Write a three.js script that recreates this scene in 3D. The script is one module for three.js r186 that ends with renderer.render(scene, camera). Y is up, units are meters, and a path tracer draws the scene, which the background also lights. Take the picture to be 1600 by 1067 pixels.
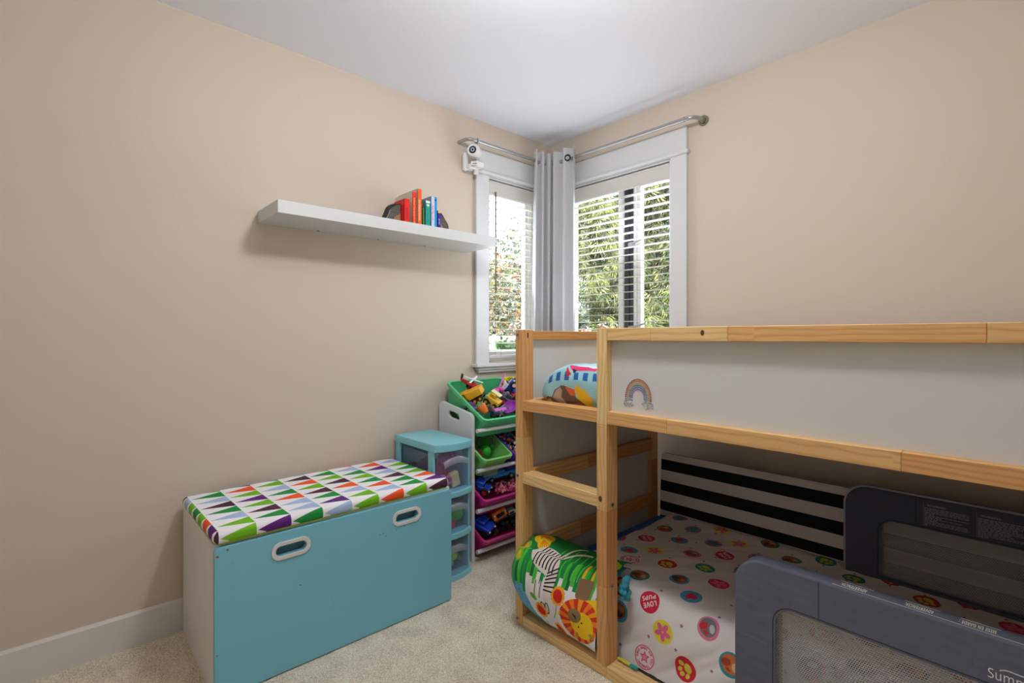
import * as THREE from 'three';
import { RoundedBoxGeometry } from 'three/addons/geometries/RoundedBoxGeometry.js';
import { mergeGeometries } from 'three/addons/utils/BufferGeometryUtils.js';
import { RectAreaLightUniformsLib } from 'three/addons/lights/RectAreaLightUniformsLib.js';
import { ImprovedNoise } from 'three/addons/math/ImprovedNoise.js';

// ------------------------------------------------------------------ camera, sky, exposure
// room axes: left wall is the plane x = 0, window wall is the plane z = 0, floor y = 0
const scene = new THREE.Scene();
const FOCAL = 777, YAW = THREE.MathUtils.degToRad(47.57);
const camera = new THREE.PerspectiveCamera(2 * Math.atan(533.5 / FOCAL) * 180 / Math.PI, 1600 / 1067, 0.05, 200);
camera.position.set(2.307, 1.145, 2.454);
camera.lookAt(2.307 - Math.sin(YAW), 1.145, 2.454 - Math.cos(YAW));
camera.setViewOffset(1600, 1067, 0, 8.5, 1600, 1067);
const renderer = new THREE.WebGLRenderer({ antialias: true });
renderer.toneMapping = THREE.LinearToneMapping;
renderer.toneMappingExposure = 1.0;
renderer.shadowMap.enabled = true;
scene.background = new THREE.Color(0.86, 0.94, 1.0);
scene.backgroundIntensity = 5.5;
const sun = new THREE.DirectionalLight(0xfff6ea, 24);          // over the roof, onto the garden beyond the windows
sun.position.set(3.5, 16, 3); sun.target.position.set(-2.5, 0, -3);
sun.castShadow = true;
sun.shadow.mapSize.set(2048, 2048);
Object.assign(sun.shadow.camera, { left: -12, right: 12, top: 12, bottom: -12, near: 1, far: 50 });
scene.add(sun, sun.target);
// daylight spread by the blinds: one soft light the size of each window opening, thrown mostly upwards by the open slats
RectAreaLightUniformsLib.init();
for (const [name, x, z, w, tx, tz] of [['wide_window_daylight', 0.62, 0.012, 0.55, 0, 1], ['narrow_window_daylight', 0.012, 0.415, 0.25, 1, 0]]) {
  const l = new THREE.RectAreaLight(0xe8f1ff, 4.9, w, 1.05); l.name = name; l.position.set(x, 1.55, z); l.lookAt(x + tx, 1.55 + 0.4, z + tz); scene.add(l);
}
const LAMP = { x: 1.46, y: 2.275, z: 1.54, intensity: 2.6, color: new THREE.Color().setRGB(0.95, 0.975, 1.0) };

// ------------------------------------------------------------------ helpers
let seed = 1234567;
const rnd = () => { seed |= 0; seed = seed + 0x6D2B79F5 | 0; let t = Math.imul(seed ^ seed >>> 15, 1 | seed); t = t + Math.imul(t ^ t >>> 7, 61 | t) ^ t; return ((t ^ t >>> 14) >>> 0) / 4294967296; };
const rr = (a, b) => a + (b - a) * rnd();
const perlin = new ImprovedNoise();
const noise = (x, y, z = 0.37) => perlin.noise(x, y, z);
const V = (x, y, z) => new THREE.Vector3(x, y, z);

const taken = {};
function numbered(n) { const k = taken[n] = (taken[n] ?? -1) + 1; return k ? `${n}_${String(k).padStart(3, '0')}` : n; }
function std(color, roughness = 0.6, o = {}) { return new THREE.MeshStandardMaterial({ color, roughness, ...o }); }
function phys(color, roughness = 0.6, o = {}) { return new THREE.MeshPhysicalMaterial({ color, roughness, ...o }); }
function clean(g) {
  const n = g.index ? g.toNonIndexed() : g;
  for (const k of Object.keys(n.attributes)) if (!['position', 'normal', 'uv'].includes(k)) n.deleteAttribute(k);
  if (!n.attributes.uv) n.setAttribute('uv', new THREE.BufferAttribute(new Float32Array(n.attributes.position.count * 2), 2));
  if (!n.attributes.normal) n.computeVertexNormals();
  return n;
}
const join = gs => Array.isArray(gs) ? (gs.length === 1 ? gs[0] : mergeGeometries(gs.map(clean))) : gs;
function mesh(name, geos, material, parent) {
  const m = new THREE.Mesh(join(geos), material);
  m.name = name; m.castShadow = m.receiveShadow = true;
  if (parent) parent.add(m);
  return m;
}
function tag(o, label, category, group) { o.userData.label = label; o.userData.category = category; if (group) o.userData.group = group; return o; }
function thing(name, label, category, p = [0, 0, 0], turn = 0, group) {
  const o = new THREE.Group(); o.name = numbered(name); o.position.set(...p); o.rotation.y = turn; scene.add(o);
  return tag(o, label, category, group);
}
function struct(name, geos, material, parent) {
  const m = mesh(name, geos, material, parent ?? scene);
  if (!parent) m.userData.kind = 'structure';
  return m;
}
function box(w, h, d, x = 0, y = 0, z = 0, r = 0, seg = 2) {
  const g = r ? new RoundedBoxGeometry(w, h, d, seg, r) : new THREE.BoxGeometry(w, h, d);
  return g.translate(x, y, z);
}
// box given by its extents
const ext = (x0, x1, y0, y1, z0, z1, r = 0) => box(x1 - x0, y1 - y0, z1 - z0, (x0 + x1) / 2, (y0 + y1) / 2, (z0 + z1) / 2, r);
const cyl = (r0, r1, h, x = 0, y = 0, z = 0, seg = 20) => new THREE.CylinderGeometry(r0, r1, h, seg).translate(x, y, z);
const ball = (r, x = 0, y = 0, z = 0, sx = 1, sy = 1, sz = 1, n = 20) => new THREE.SphereGeometry(r, n, Math.ceil(n * 0.7)).scale(sx, sy, sz).translate(x, y, z);
function rod(a, b, r, seg = 12) {
  const d = b.clone().sub(a), g = new THREE.CylinderGeometry(r, r, d.length(), seg);
  g.applyQuaternion(new THREE.Quaternion().setFromUnitVectors(V(0, 1, 0), d.clone().normalize()));
  return g.translate(...a.clone().add(b).multiplyScalar(0.5).toArray());
}
function tube(points, r, seg = 40, rad = 12) { return new THREE.TubeGeometry(new THREE.CatmullRomCurve3(points, false, 'catmullrom', 0.35), seg, r, rad, false); }
// uv in metres from the face's main direction
function metreUV(g, s = 1) {
  const n = clean(g), p = n.attributes.position, uv = n.attributes.uv, a = V(0, 0, 0), b = V(0, 0, 0), c = V(0, 0, 0);
  for (let i = 0; i < p.count; i += 3) {
    a.fromBufferAttribute(p, i); b.fromBufferAttribute(p, i + 1); c.fromBufferAttribute(p, i + 2);
    const f = b.clone().sub(a).cross(c.clone().sub(a)); f.set(Math.abs(f.x), Math.abs(f.y), Math.abs(f.z));
    for (let k = 0; k < 3; k++) {
      const q = [a, b, c][k];
      if (f.y >= f.x && f.y >= f.z) uv.setXY(i + k, q.x * s, q.z * s);
      else if (f.x >= f.z) uv.setXY(i + k, q.z * s, q.y * s);
      else uv.setXY(i + k, q.x * s, q.y * s);
    }
  }
  return n;
}
function roundRect(w, h, r, x = 0, y = 0, P = THREE.Shape) {
  const s = new P(), a = x - w / 2, b = x + w / 2, c = y - h / 2, d = y + h / 2;
  s.moveTo(a + r, c); s.lineTo(b - r, c); s.absarc(b - r, c + r, r, -Math.PI / 2, 0); s.lineTo(b, d - r); s.absarc(b - r, d - r, r, 0, Math.PI / 2);
  s.lineTo(a + r, d); s.absarc(a + r, d - r, r, Math.PI / 2, Math.PI); s.lineTo(a, c + r); s.absarc(a + r, c + r, r, Math.PI, Math.PI * 1.5);
  return s;
}
const extrude = (shape, depth, bevel = 0, curve = 12) => new THREE.ExtrudeGeometry(shape, { depth, bevelEnabled: bevel > 0, bevelSize: bevel, bevelThickness: bevel, bevelOffset: -bevel, bevelSegments: 2, curveSegments: curve });
// a sheet: f(u, v) -> [x, y, z]
function sheet(f, nu, nv, uvf) {
  const pos = [], uv = [], idx = [];
  for (let j = 0; j <= nv; j++) for (let i = 0; i <= nu; i++) { pos.push(...f(i / nu, j / nv)); uv.push(...(uvf ? uvf(i / nu, j / nv) : [i / nu, j / nv])); }
  for (let j = 0; j < nv; j++) for (let i = 0; i < nu; i++) { const a = j * (nu + 1) + i, b = a + 1, c = a + nu + 1, d = c + 1; idx.push(a, b, d, a, d, c); }
  const g = new THREE.BufferGeometry();
  g.setAttribute('position', new THREE.Float32BufferAttribute(pos, 3)); g.setAttribute('uv', new THREE.Float32BufferAttribute(uv, 2)); g.setIndex(idx); g.computeVertexNormals();
  return g;
}
function canvasTex(w, h, draw, o = {}) {
  const c = document.createElement('canvas'); c.width = w; c.height = h;
  draw(c.getContext('2d'), w, h);
  const t = new THREE.CanvasTexture(c); t.colorSpace = THREE.SRGBColorSpace; t.wrapS = t.wrapT = THREE.RepeatWrapping;
  return Object.assign(t, o);
}
function dataTex(w, h, f, srgb = false) {
  const d = new Uint8Array(w * h * 4);
  for (let y = 0; y < h; y++) for (let x = 0; x < w; x++) { const c = f(x, y), i = (y * w + x) * 4; for (let k = 0; k < 3; k++) d[i + k] = Math.max(0, Math.min(255, Array.isArray(c) ? c[k] : c)); d[i + 3] = 255; }
  const t = new THREE.DataTexture(d, w, h); t.magFilter = t.minFilter = THREE.LinearFilter; t.wrapS = t.wrapT = THREE.RepeatWrapping; if (srgb) t.colorSpace = THREE.SRGBColorSpace; t.needsUpdate = true;
  return t;
}
const rep = (t, x, y) => { t.repeat.set(x, y); return t; };
function poly(c, pts, fill) { c.fillStyle = fill; c.beginPath(); pts.forEach(([x, y], i) => i ? c.lineTo(x, y) : c.moveTo(x, y)); c.closePath(); c.fill(); }
function disc(c, x, y, rx, ry, fill, rot = 0) { c.fillStyle = fill; c.beginPath(); c.ellipse(x, y, rx, ry ?? rx, rot, 0, Math.PI * 2); c.fill(); }
function star(c, x, y, r, fill, n = 5, inner = 0.45) { const p = []; for (let i = 0; i < n * 2; i++) { const a = i * Math.PI / n - Math.PI / 2, q = i % 2 ? r * inner : r; p.push([x + q * Math.cos(a), y + q * Math.sin(a)]); } poly(c, p, fill); }

// ------------------------------------------------------------------ materials
const tWall = dataTex(256, 256, (x, y) => 128 + 60 * noise(x / 4, y / 4) + 40 * noise(x / 9, y / 9, 3.1) + rr(-20, 20));
const wallPaint = std(0xd3c4b4, 0.75, { bumpMap: rep(tWall, 2, 2), bumpScale: 0.0004 });
const ceilPaint = std(0xeef1f8, 0.9);
const trimPaint = std(0xdbdbdb, 0.42);
const whiteGloss = std(0xe6e6e8, 0.35);
const tCarpet = dataTex(512, 512, (x, y) => { const n = 0.98 + 0.16 * noise(x / 2.2, y / 2.2) + 0.1 * noise(x / 60, y / 60, 7) + rr(-0.2, 0.2); return [236 * n, 220 * n, 198 * n]; }, true);
const tCarpetB = dataTex(512, 512, (x, y) => 128 + 90 * noise(x / 2.2, y / 2.2) + rr(-70, 70));
const carpet = std(0xffffff, 0.98, { map: rep(tCarpet, 1.3, 1.3), bumpMap: rep(tCarpetB, 1.3, 1.3), bumpScale: 0.006 });
const BOARDS = [[230, 186, 124], [236, 200, 138], [220, 166, 104], [240, 208, 146], [228, 178, 114], [214, 156, 94], [234, 194, 130], [228, 184, 122]];
const tPine = dataTex(1024, 512, (x, y) => {
  const k = Math.floor(y / 64), v = (y % 64) / 64, b = BOARDS[k];
  const w = v * 7 + 1.4 * noise(x / 330, v * 1.6, k * 5.3) + 0.25 * noise(x / 60, v * 3, k * 2.2 + 9);
  const ring = Math.pow(0.5 + 0.5 * Math.sin(w * 6.283), 3), fine = noise(x / 40, v * 60, k * 3.1);
  let m = 1 - 0.07 * ring + 0.035 * fine;
  const warm = 1 - 0.06 * ring;
  return [b[0] * m, b[1] * m * warm, b[2] * m * warm * warm];
}, true);
const pine = std(0xffffff, 0.5, { map: tPine });
const boltMat = std(0x9aa0a8, 0.3, { metalness: 0.9 });
const steel = std(0xb4b3b1, 0.28, { metalness: 0.85 });
const black = std(0x17181b, 0.5);
const panelWhite = std(0xd9d9d6, 0.35);

// a pine timber along one axis, cut in finger-jointed lengths: cuts = positions of the joints along it
function timber(x0, x1, y0, y1, z0, z1, axis, cuts = [], board) {
  const lo = [x0, y0, z0], hi = [x1, y1, z1], ends = [lo[axis], ...cuts, hi[axis]], out = [];
  for (let i = 0; i + 1 < ends.length; i++) {
    const a = lo.slice(), b = hi.slice(); a[axis] = ends[i]; b[axis] = ends[i + 1];
    const g = clean(ext(a[0], b[0], a[1], b[1], a[2], b[2], 0.0025)), p = g.attributes.position, uv = g.attributes.uv;
    const k = board !== undefined ? (board + i * 3) % 8 : Math.floor(rnd() * 8), off = rnd(), o1 = (axis + 1) % 3, o2 = (axis + 2) % 3;
    for (let t = 0; t < p.count; t += 3) {
      const q = [0, 1, 2].map(j => [p.getX(t + j), p.getY(t + j), p.getZ(t + j)]);
      const flat1 = Math.max(...q.map(e => e[o1])) - Math.min(...q.map(e => e[o1])), flat2 = Math.max(...q.map(e => e[o2])) - Math.min(...q.map(e => e[o2]));
      const o = flat1 > flat2 ? o1 : o2, shift = o === o1 ? 0.02 : 0.3;
      q.forEach((e, j) => uv.setXY(t + j, off + e[axis] * 0.9, (k + 0.06 + 0.88 * Math.min(1, Math.max(0, (e[o] - a[o]) / Math.max(0.07, b[o] - a[o]) * 0.65 + shift))) / 8));
    }
    out.push(g);
  }
  return out;
}

// ------------------------------------------------------------------ room shell
const H = 2.42, RX = 3.02, RZ = 3.25;
function wallWithHole(name, length, hole, place) {
  const s = new THREE.Shape(); s.moveTo(-0.16, -0.1); s.lineTo(length + 0.16, -0.1); s.lineTo(length + 0.16, H + 0.1); s.lineTo(-0.16, H + 0.1); s.closePath();
  if (hole) { const h = new THREE.Path(); h.moveTo(hole[0], hole[2]); h.lineTo(hole[0], hole[3]); h.lineTo(hole[1], hole[3]); h.lineTo(hole[1], hole[2]); h.closePath(); s.holes.push(h); }
  const g = extrude(s, 0.16); place(g);
  return struct(name, metreUV(g), wallPaint);
}
const WY0 = 0.985, WY1 = 2.105;                                     // both window openings
wallWithHole('wall_right', RX, [0.062, 0.905, WY0, WY1], g => g.translate(0, 0, -0.16));
wallWithHole('wall_left', RZ, [0.062, 0.548, WY0, WY1], g => g.rotateY(-Math.PI / 2));   // shape x runs along z
wallWithHole('wall_back', RX, null, g => g.translate(0, 0, RZ));
wallWithHole('wall_far', RZ, null, g => g.rotateY(-Math.PI / 2).translate(RX + 0.16, 0, 0));
struct('floor', metreUV(ext(-0.16, RX + 0.16, -0.12, 0, -0.16, RZ + 0.16)), carpet);
struct('ceiling', ext(-0.16, RX + 0.16, H, H + 0.15, -0.16, RZ + 0.16), ceilPaint);
const baseProfile = (len) => { const s = new THREE.Shape(); s.moveTo(0, 0); s.lineTo(0.015, 0); s.lineTo(0.015, 0.116); s.lineTo(0.006, 0.124); s.lineTo(0, 0.124); s.closePath(); return extrude(s, len); };
const basePaint = std(0xdcd6cf, 0.45);
struct('baseboard_left', baseProfile(RZ), basePaint);
struct('baseboard_right', baseProfile(RX).rotateY(-Math.PI / 2).translate(RX, 0, 0), basePaint);
struct('baseboard_back', ext(0, RX, 0, 0.124, RZ - 0.015, RZ), trimPaint);
struct('baseboard_far', ext(RX - 0.015, RX, 0, 0.124, 0, RZ), trimPaint);
{ // closed door behind the photographer
  const d = struct('door_1', box(0.8, 2.03, 0.03, 2.3, 1.015, RZ - 0.018, 0.004), trimPaint);
  for (const x of [2.11, 2.49]) for (const [y, h] of [[0.55, 0.7], [1.5, 0.8]]) mesh('door_panel', box(0.27, h, 0.012, x, y, RZ - 0.036, 0.005), trimPaint, d);
  mesh('door_knob', [ball(0.028, 1.97, 0.95, RZ - 0.08), rod(V(1.97, 0.95, RZ - 0.03), V(1.97, 0.95, RZ - 0.07), 0.012)], steel, d);
  for (const x of [1.855, 2.745]) mesh('door_casing', box(0.09, 2.12, 0.02, x, 1.06, RZ - 0.01, 0.003), trimPaint, d);
  mesh('door_casing', box(0.98, 0.09, 0.02, 2.3, 2.165, RZ - 0.01, 0.003), trimPaint, d);
}

// ------------------------------------------------------------------ windows (local x to the right along the wall, local z into the room)
const glass = phys(0xffffff, 0.0, { transmission: 1, thickness: 0, ior: 1.45 });
const vinyl = std(0xe4e5e8, 0.4);
const mullionDark = std(0x3a3d42, 0.5);
function makeWindow(n, x0, x1, c0, c1, turn, sashes) {
  const w = new THREE.Group(); w.name = 'window_' + n; w.userData.kind = 'structure'; w.rotation.y = turn; scene.add(w);
  const y0 = WY0, y1 = WY1;
  mesh('casing', ext(c0, x0, y0 - 0.005, y1, 0, 0.02, 0.003), trimPaint, w);
  mesh('casing', ext(x1, c1, y0 - 0.005, y1, 0, 0.02, 0.003), trimPaint, w);
  mesh('header', ext(c0, c1, y1 + 0.018, 2.246, 0, 0.022, 0.003), trimPaint, w);
  const lo = Math.max(c0 - 0.014, turn ? -9 : 0.02), hi = turn ? Math.min(c1 + 0.014, -0.02) : c1 + 0.014;
  mesh('header_bead', ext(lo, hi, y1, y1 + 0.02, 0, 0.036, 0.008), trimPaint, w);
  mesh('sill', ext(lo - 0.004, hi, y0 - 0.024, y0 - 0.004, -0.1, 0.05, 0.006), trimPaint, w);
  mesh('apron', [ext(c0 + 0.004, c1, y0 - 0.042, y0 - 0.024, 0, 0.034, 0.005), ext(c0 + 0.014, c1, y0 - 0.056, y0 - 0.042, 0, 0.024, 0.004)], trimPaint, w);
  mesh('jamb', [ext(x0 - 0.001, x0 + 0.012, y0, y1, -0.15, 0.004), ext(x1 - 0.012, x1 + 0.001, y0, y1, -0.15, 0.004), ext(x0, x1, y1 - 0.012, y1 + 0.001, -0.15, 0.004)], trimPaint, w);
  const f0 = x0 + 0.012, f1 = x1 - 0.012, F = 0.035;
  mesh('frame', [ext(f0, f0 + F, y0, y1 - 0.012, -0.15, -0.09, 0.004), ext(f1 - F, f1, y0, y1 - 0.012, -0.15, -0.09, 0.004), ext(f0, f1, y0 - 0.004, y0 + F, -0.15, -0.09, 0.004), ext(f0, f1, y1 - 0.012 - F, y1 - 0.012, -0.15, -0.09, 0.004)], vinyl, w);
  for (const [a, b] of sashes) {
    const s = mesh('sash', [ext(a, a + 0.028, y0 + F, y1 - 0.047, -0.135, -0.1, 0.004), ext(b - 0.028, b, y0 + F, y1 - 0.047, -0.135, -0.1, 0.004), ext(a, b, y0 + F, y0 + F + 0.028, -0.135, -0.1, 0.004), ext(a, b, y1 - 0.075, y1 - 0.047, -0.135, -0.1, 0.004)], vinyl, w);
    mesh('pane', new THREE.PlaneGeometry(b - a - 0.05, y1 - y0 - 0.11).translate((a + b) / 2, (y0 + y1) / 2 - 0.006, -0.118), glass, s);
  }
  return w;
}
const win1 = makeWindow(1, -0.548, -0.062, -0.645, -0.026, Math.PI / 2, [[-0.501, -0.109]]);
const win2 = makeWindow(2, 0.062, 0.905, 0.026, 1.0, 0, [[0.109, 0.512], [0.618, 0.858]]);
mesh('mullion', ext(0.512, 0.53, WY0, WY1 - 0.012, -0.15, -0.09, 0.004), vinyl, win2);
mesh('mullion', [ext(0.53, 0.6, WY0, WY1 - 0.012, -0.17, -0.1, 0.005), ext(0.56, 0.566, WY0, WY1 - 0.012, -0.1, -0.094)], mullionDark, win2);
mesh('mullion', ext(0.6, 0.618, WY0, WY1 - 0.012, -0.15, -0.09, 0.004), vinyl, win2);
for (const y of [1.19, 1.69]) mesh('sash_lock', [box(0.045, 0.035, 0.018, 0.59, y, -0.086, 0.008), rod(V(0.6, y + 0.005, -0.075), V(0.7, y + 0.03, -0.07), 0.006)], std(0xa9abb0, 0.4), win2);

const blindMat = std(0xd3cec7, 0.45), cordMat = std(0x8f8578, 0.8), wandMat = std(0x6b5a44, 0.35);
function makeBlind(label, x0, x1, turn, wandX, cords) {
  const b = thing('window_blind', label, 'blind', [0, 0, 0], turn);
  const w = x1 - x0 - 0.03, cx = (x0 + x1) / 2, top = WY1 - 0.016;
  mesh('valance', [box(w + 0.005, 0.078, 0.012, cx, top - 0.045, -0.002, 0.003), box(w + 0.005, 0.012, 0.02, cx, top - 0.01, -0.002, 0.004), box(w + 0.005, 0.01, 0.017, cx, top - 0.084, -0.002, 0.004)], blindMat, b);
  mesh('headrail', box(w, 0.045, 0.05, cx, top - 0.03, -0.036, 0.003), blindMat, b);
  const slat = new RoundedBoxGeometry(w, 0.003, 0.05, 1, 0.0012); slat.rotateX(0.06);
  const pitch = 0.0435, n = 22, yTop = top - 0.118;
  for (let i = 0; i < n; i++) { const s = mesh('slat', slat, blindMat, b); s.position.set(cx, yTop - i * pitch, -0.034); }
  mesh('bottom_rail', box(w, 0.018, 0.05, cx, yTop - n * pitch + 0.004, -0.034, 0.004), blindMat, b);
  for (const x of cords) for (const z of [-0.0075, -0.061]) mesh('ladder_cord', rod(V(x, yTop - n * pitch, z), V(x, top - 0.09, z), 0.0009, 6), cordMat, b);
  if (wandX !== null) mesh('tilt_wand', rod(V(wandX, 1.41, 0.01), V(wandX, 2.02, 0.01), 0.0045, 8), wandMat, b);
  return b;
}
makeBlind('white slatted blind in the narrow window beside the wall shelf', -0.548, -0.062, Math.PI / 2, -0.488, [-0.525, -0.43, -0.16]);
makeBlind('white slatted blind in the wide window behind the loft bed', 0.062, 0.905, 0, null, [0.165, 0.45, 0.75, 0.79]);

// ------------------------------------------------------------------ curtain rods and curtains
{
  const y = 2.252, q = 0.09;
  const left = thing('curtain_rod', 'steel curtain rod above the narrow window, camera hanging at its end', 'curtain rod', [0, y, 0.75]);
  mesh('pole', tube([...[-0.66, -0.45, -0.25, -0.1, -0.05, -0.03].map(z => V(q, 0, z)), ...[0.2, 0.4, 0.6, 0.8, 1].map(k => V(q - 0.04 + 0.04 * Math.cos(k * Math.PI / 2), 0, -0.03 + 0.04 * Math.sin(k * Math.PI / 2))), V(0.03, 0, 0.01), V(0, 0, 0.01)], 0.0095, 60), steel, left);
  mesh('bracket', [box(0.09, 0.012, 0.012, 0.045, -0.012, -0.055), box(0.004, 0.05, 0.016, 0.024, -0.035, -0.055), new THREE.TorusGeometry(0.012, 0.004, 8, 20).translate(q, 0, -0.055)], steel, left);
  const right = thing('curtain_rod', 'steel curtain rod above the wide window with round wall flange', 'curtain rod', [1.085, y, 0]);
  mesh('pole', tube([...[-0.97, -0.7, -0.4, -0.2, -0.1, -0.06].map(x => V(x, 0, q)), ...[0.2, 0.4, 0.6, 0.8, 1].map(k => V(-0.05 + 0.05 * Math.sin(k * Math.PI / 2), 0, q - 0.05 + 0.05 * Math.cos(k * Math.PI / 2))), V(0, 0, 0.02), V(0, 0, 0.004)], 0.0105, 60), steel, right);
  mesh('wall_flange', [cyl(0.026, 0.026, 0.008, 0, 0, 0, 28).rotateX(Math.PI / 2).translate(0, 0, 0.004), ball(0.016, 0, 0, 0.012)], std(0x8f8a72, 0.35, { metalness: 0.8 }), right);
  mesh('ring', [new THREE.TorusGeometry(0.0105, 0.0025, 8, 20).rotateY(Math.PI / 2).translate(-0.06, 0, q)], steel, right);
}
{
  const tCloth = dataTex(256, 256, (x, y) => { const n = 0.95 + 0.05 * noise(x / 1.4, y / 30) + 0.05 * noise(x / 30, y / 1.4, 4) + rr(-0.03, 0.03); return [214 * n, 213 * n, 214 * n]; }, true);
  const cloth = phys(0xffffff, 0.85, { map: rep(tCloth, 6, 20), side: THREE.DoubleSide, sheen: 0.3, sheenRoughness: 0.6, sheenColor: new THREE.Color(0.5, 0.5, 0.5) });
  const top = 2.315, bottom = 0.95;
  // plan(u, down) -> [x, z], down = 0 at the top, 1 at the hem
  const curtain = (name, label, plan, base) => {
    const t = thing('curtain', label, 'curtain', [base[0], bottom, base[1]]);
    mesh('cloth', sheet((u, v) => { const [x, z] = plan(u, 1 - v); return [x - base[0], v * (top - bottom), z - base[1]]; }, 120, 40), cloth, t);
    return t;
  };
  curtain('curtain', 'grey curtain panel bunched at the end of the narrow window', (u, d) => {
    const f = Math.sin(u * Math.PI * 2 * 3.0 + 0.7 + 0.5 * d), a = 0.024 + 0.01 * d;
    return [0.088 + a * f + 0.012 * u + 0.02 * d * (1 - u), 0.24 + 0.045 * d - u * (0.17 + 0.03 * d) + 0.006 * Math.sin(u * 40)];
  }, [0.09, 0.17]);
  const R = curtain('curtain', 'grey eyelet curtain panel at the corner end of the wide window', (u, d) => {
    const s = u * u * 0.55 + u * 0.45, f = Math.sin(s * Math.PI * 2 * 2.3 - 0.9), a = 0.03 * (0.7 + 0.3 * u);
    return [0.118 + 0.2 * s + 0.012 * d * u, 0.105 + a * f + 0.01 * d];
  }, [0.22, 0.09]);
  mesh('eyelet', new THREE.TorusGeometry(0.017, 0.0045, 10, 28).rotateY(0.45).translate(0.262 - 0.22, 2.252 - bottom, 0.118 - 0.09), std(0x3a3b3d, 0.3, { metalness: 0.8 }), R);
}
// ------------------------------------------------------------------ nursery camera on the rod bracket
{
  const t = thing('security_camera', 'small white camera with round black lens clamped beside curtain rod', 'camera', [0.03, 2.12, 0.70]);
  const w = std(0xe9e7e4, 0.35);
  mesh('wall_clamp', [box(0.028, 0.10, 0.03, 0.0, 0.02, 0.035, 0.01), box(0.05, 0.025, 0.06, 0.02, -0.012, 0.01, 0.008)], w, t);
  mesh('foot', [box(0.075, 0.03, 0.06, 0.045, -0.002, -0.012, 0.01), cyl(0.012, 0.014, 0.03, 0.03, -0.03, -0.02)], w, t);
  const h = new THREE.Group(); h.name = 'head'; h.position.set(0.045, 0.075, 0.005); h.rotation.set(0, 0.62, 0); t.add(h);
  mesh('body', new THREE.LatheGeometry([[0, -0.03], [0.03, -0.03], [0.037, -0.022], [0.038, 0.02], [0.034, 0.028], [0.028, 0.03], [0, 0.03]].map(p => new THREE.Vector2(...p)), 36).rotateX(Math.PI / 2), w, h);
  mesh('lens_ring', new THREE.RingGeometry(0.011, 0.021, 36).translate(0, -0.001, 0.0305), std(0x131a3a, 0.15), h);
  mesh('lens_collar', new THREE.TorusGeometry(0.009, 0.0028, 10, 28).translate(0, -0.001, 0.0315), std(0xd0d4da, 0.25), h);
  mesh('lens', ball(0.0065, 0, -0.001, 0.029), std(0x050608, 0.05), h);
  const card = canvasTex(128, 64, (c, a, b) => { c.fillStyle = '#f4f4f4'; c.fillRect(0, 0, a, b); c.fillStyle = '#777'; c.fillRect(30, 34, 70, 14); c.fillStyle = '#aaa'; c.fillRect(44, 14, 46, 7); });
  mesh('name_plate', new THREE.PlaneGeometry(0.045, 0.022).rotateY(0.62).translate(0.072, -0.002, 0.022), std(0xffffff, 0.4, { map: card }), t);
}

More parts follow.
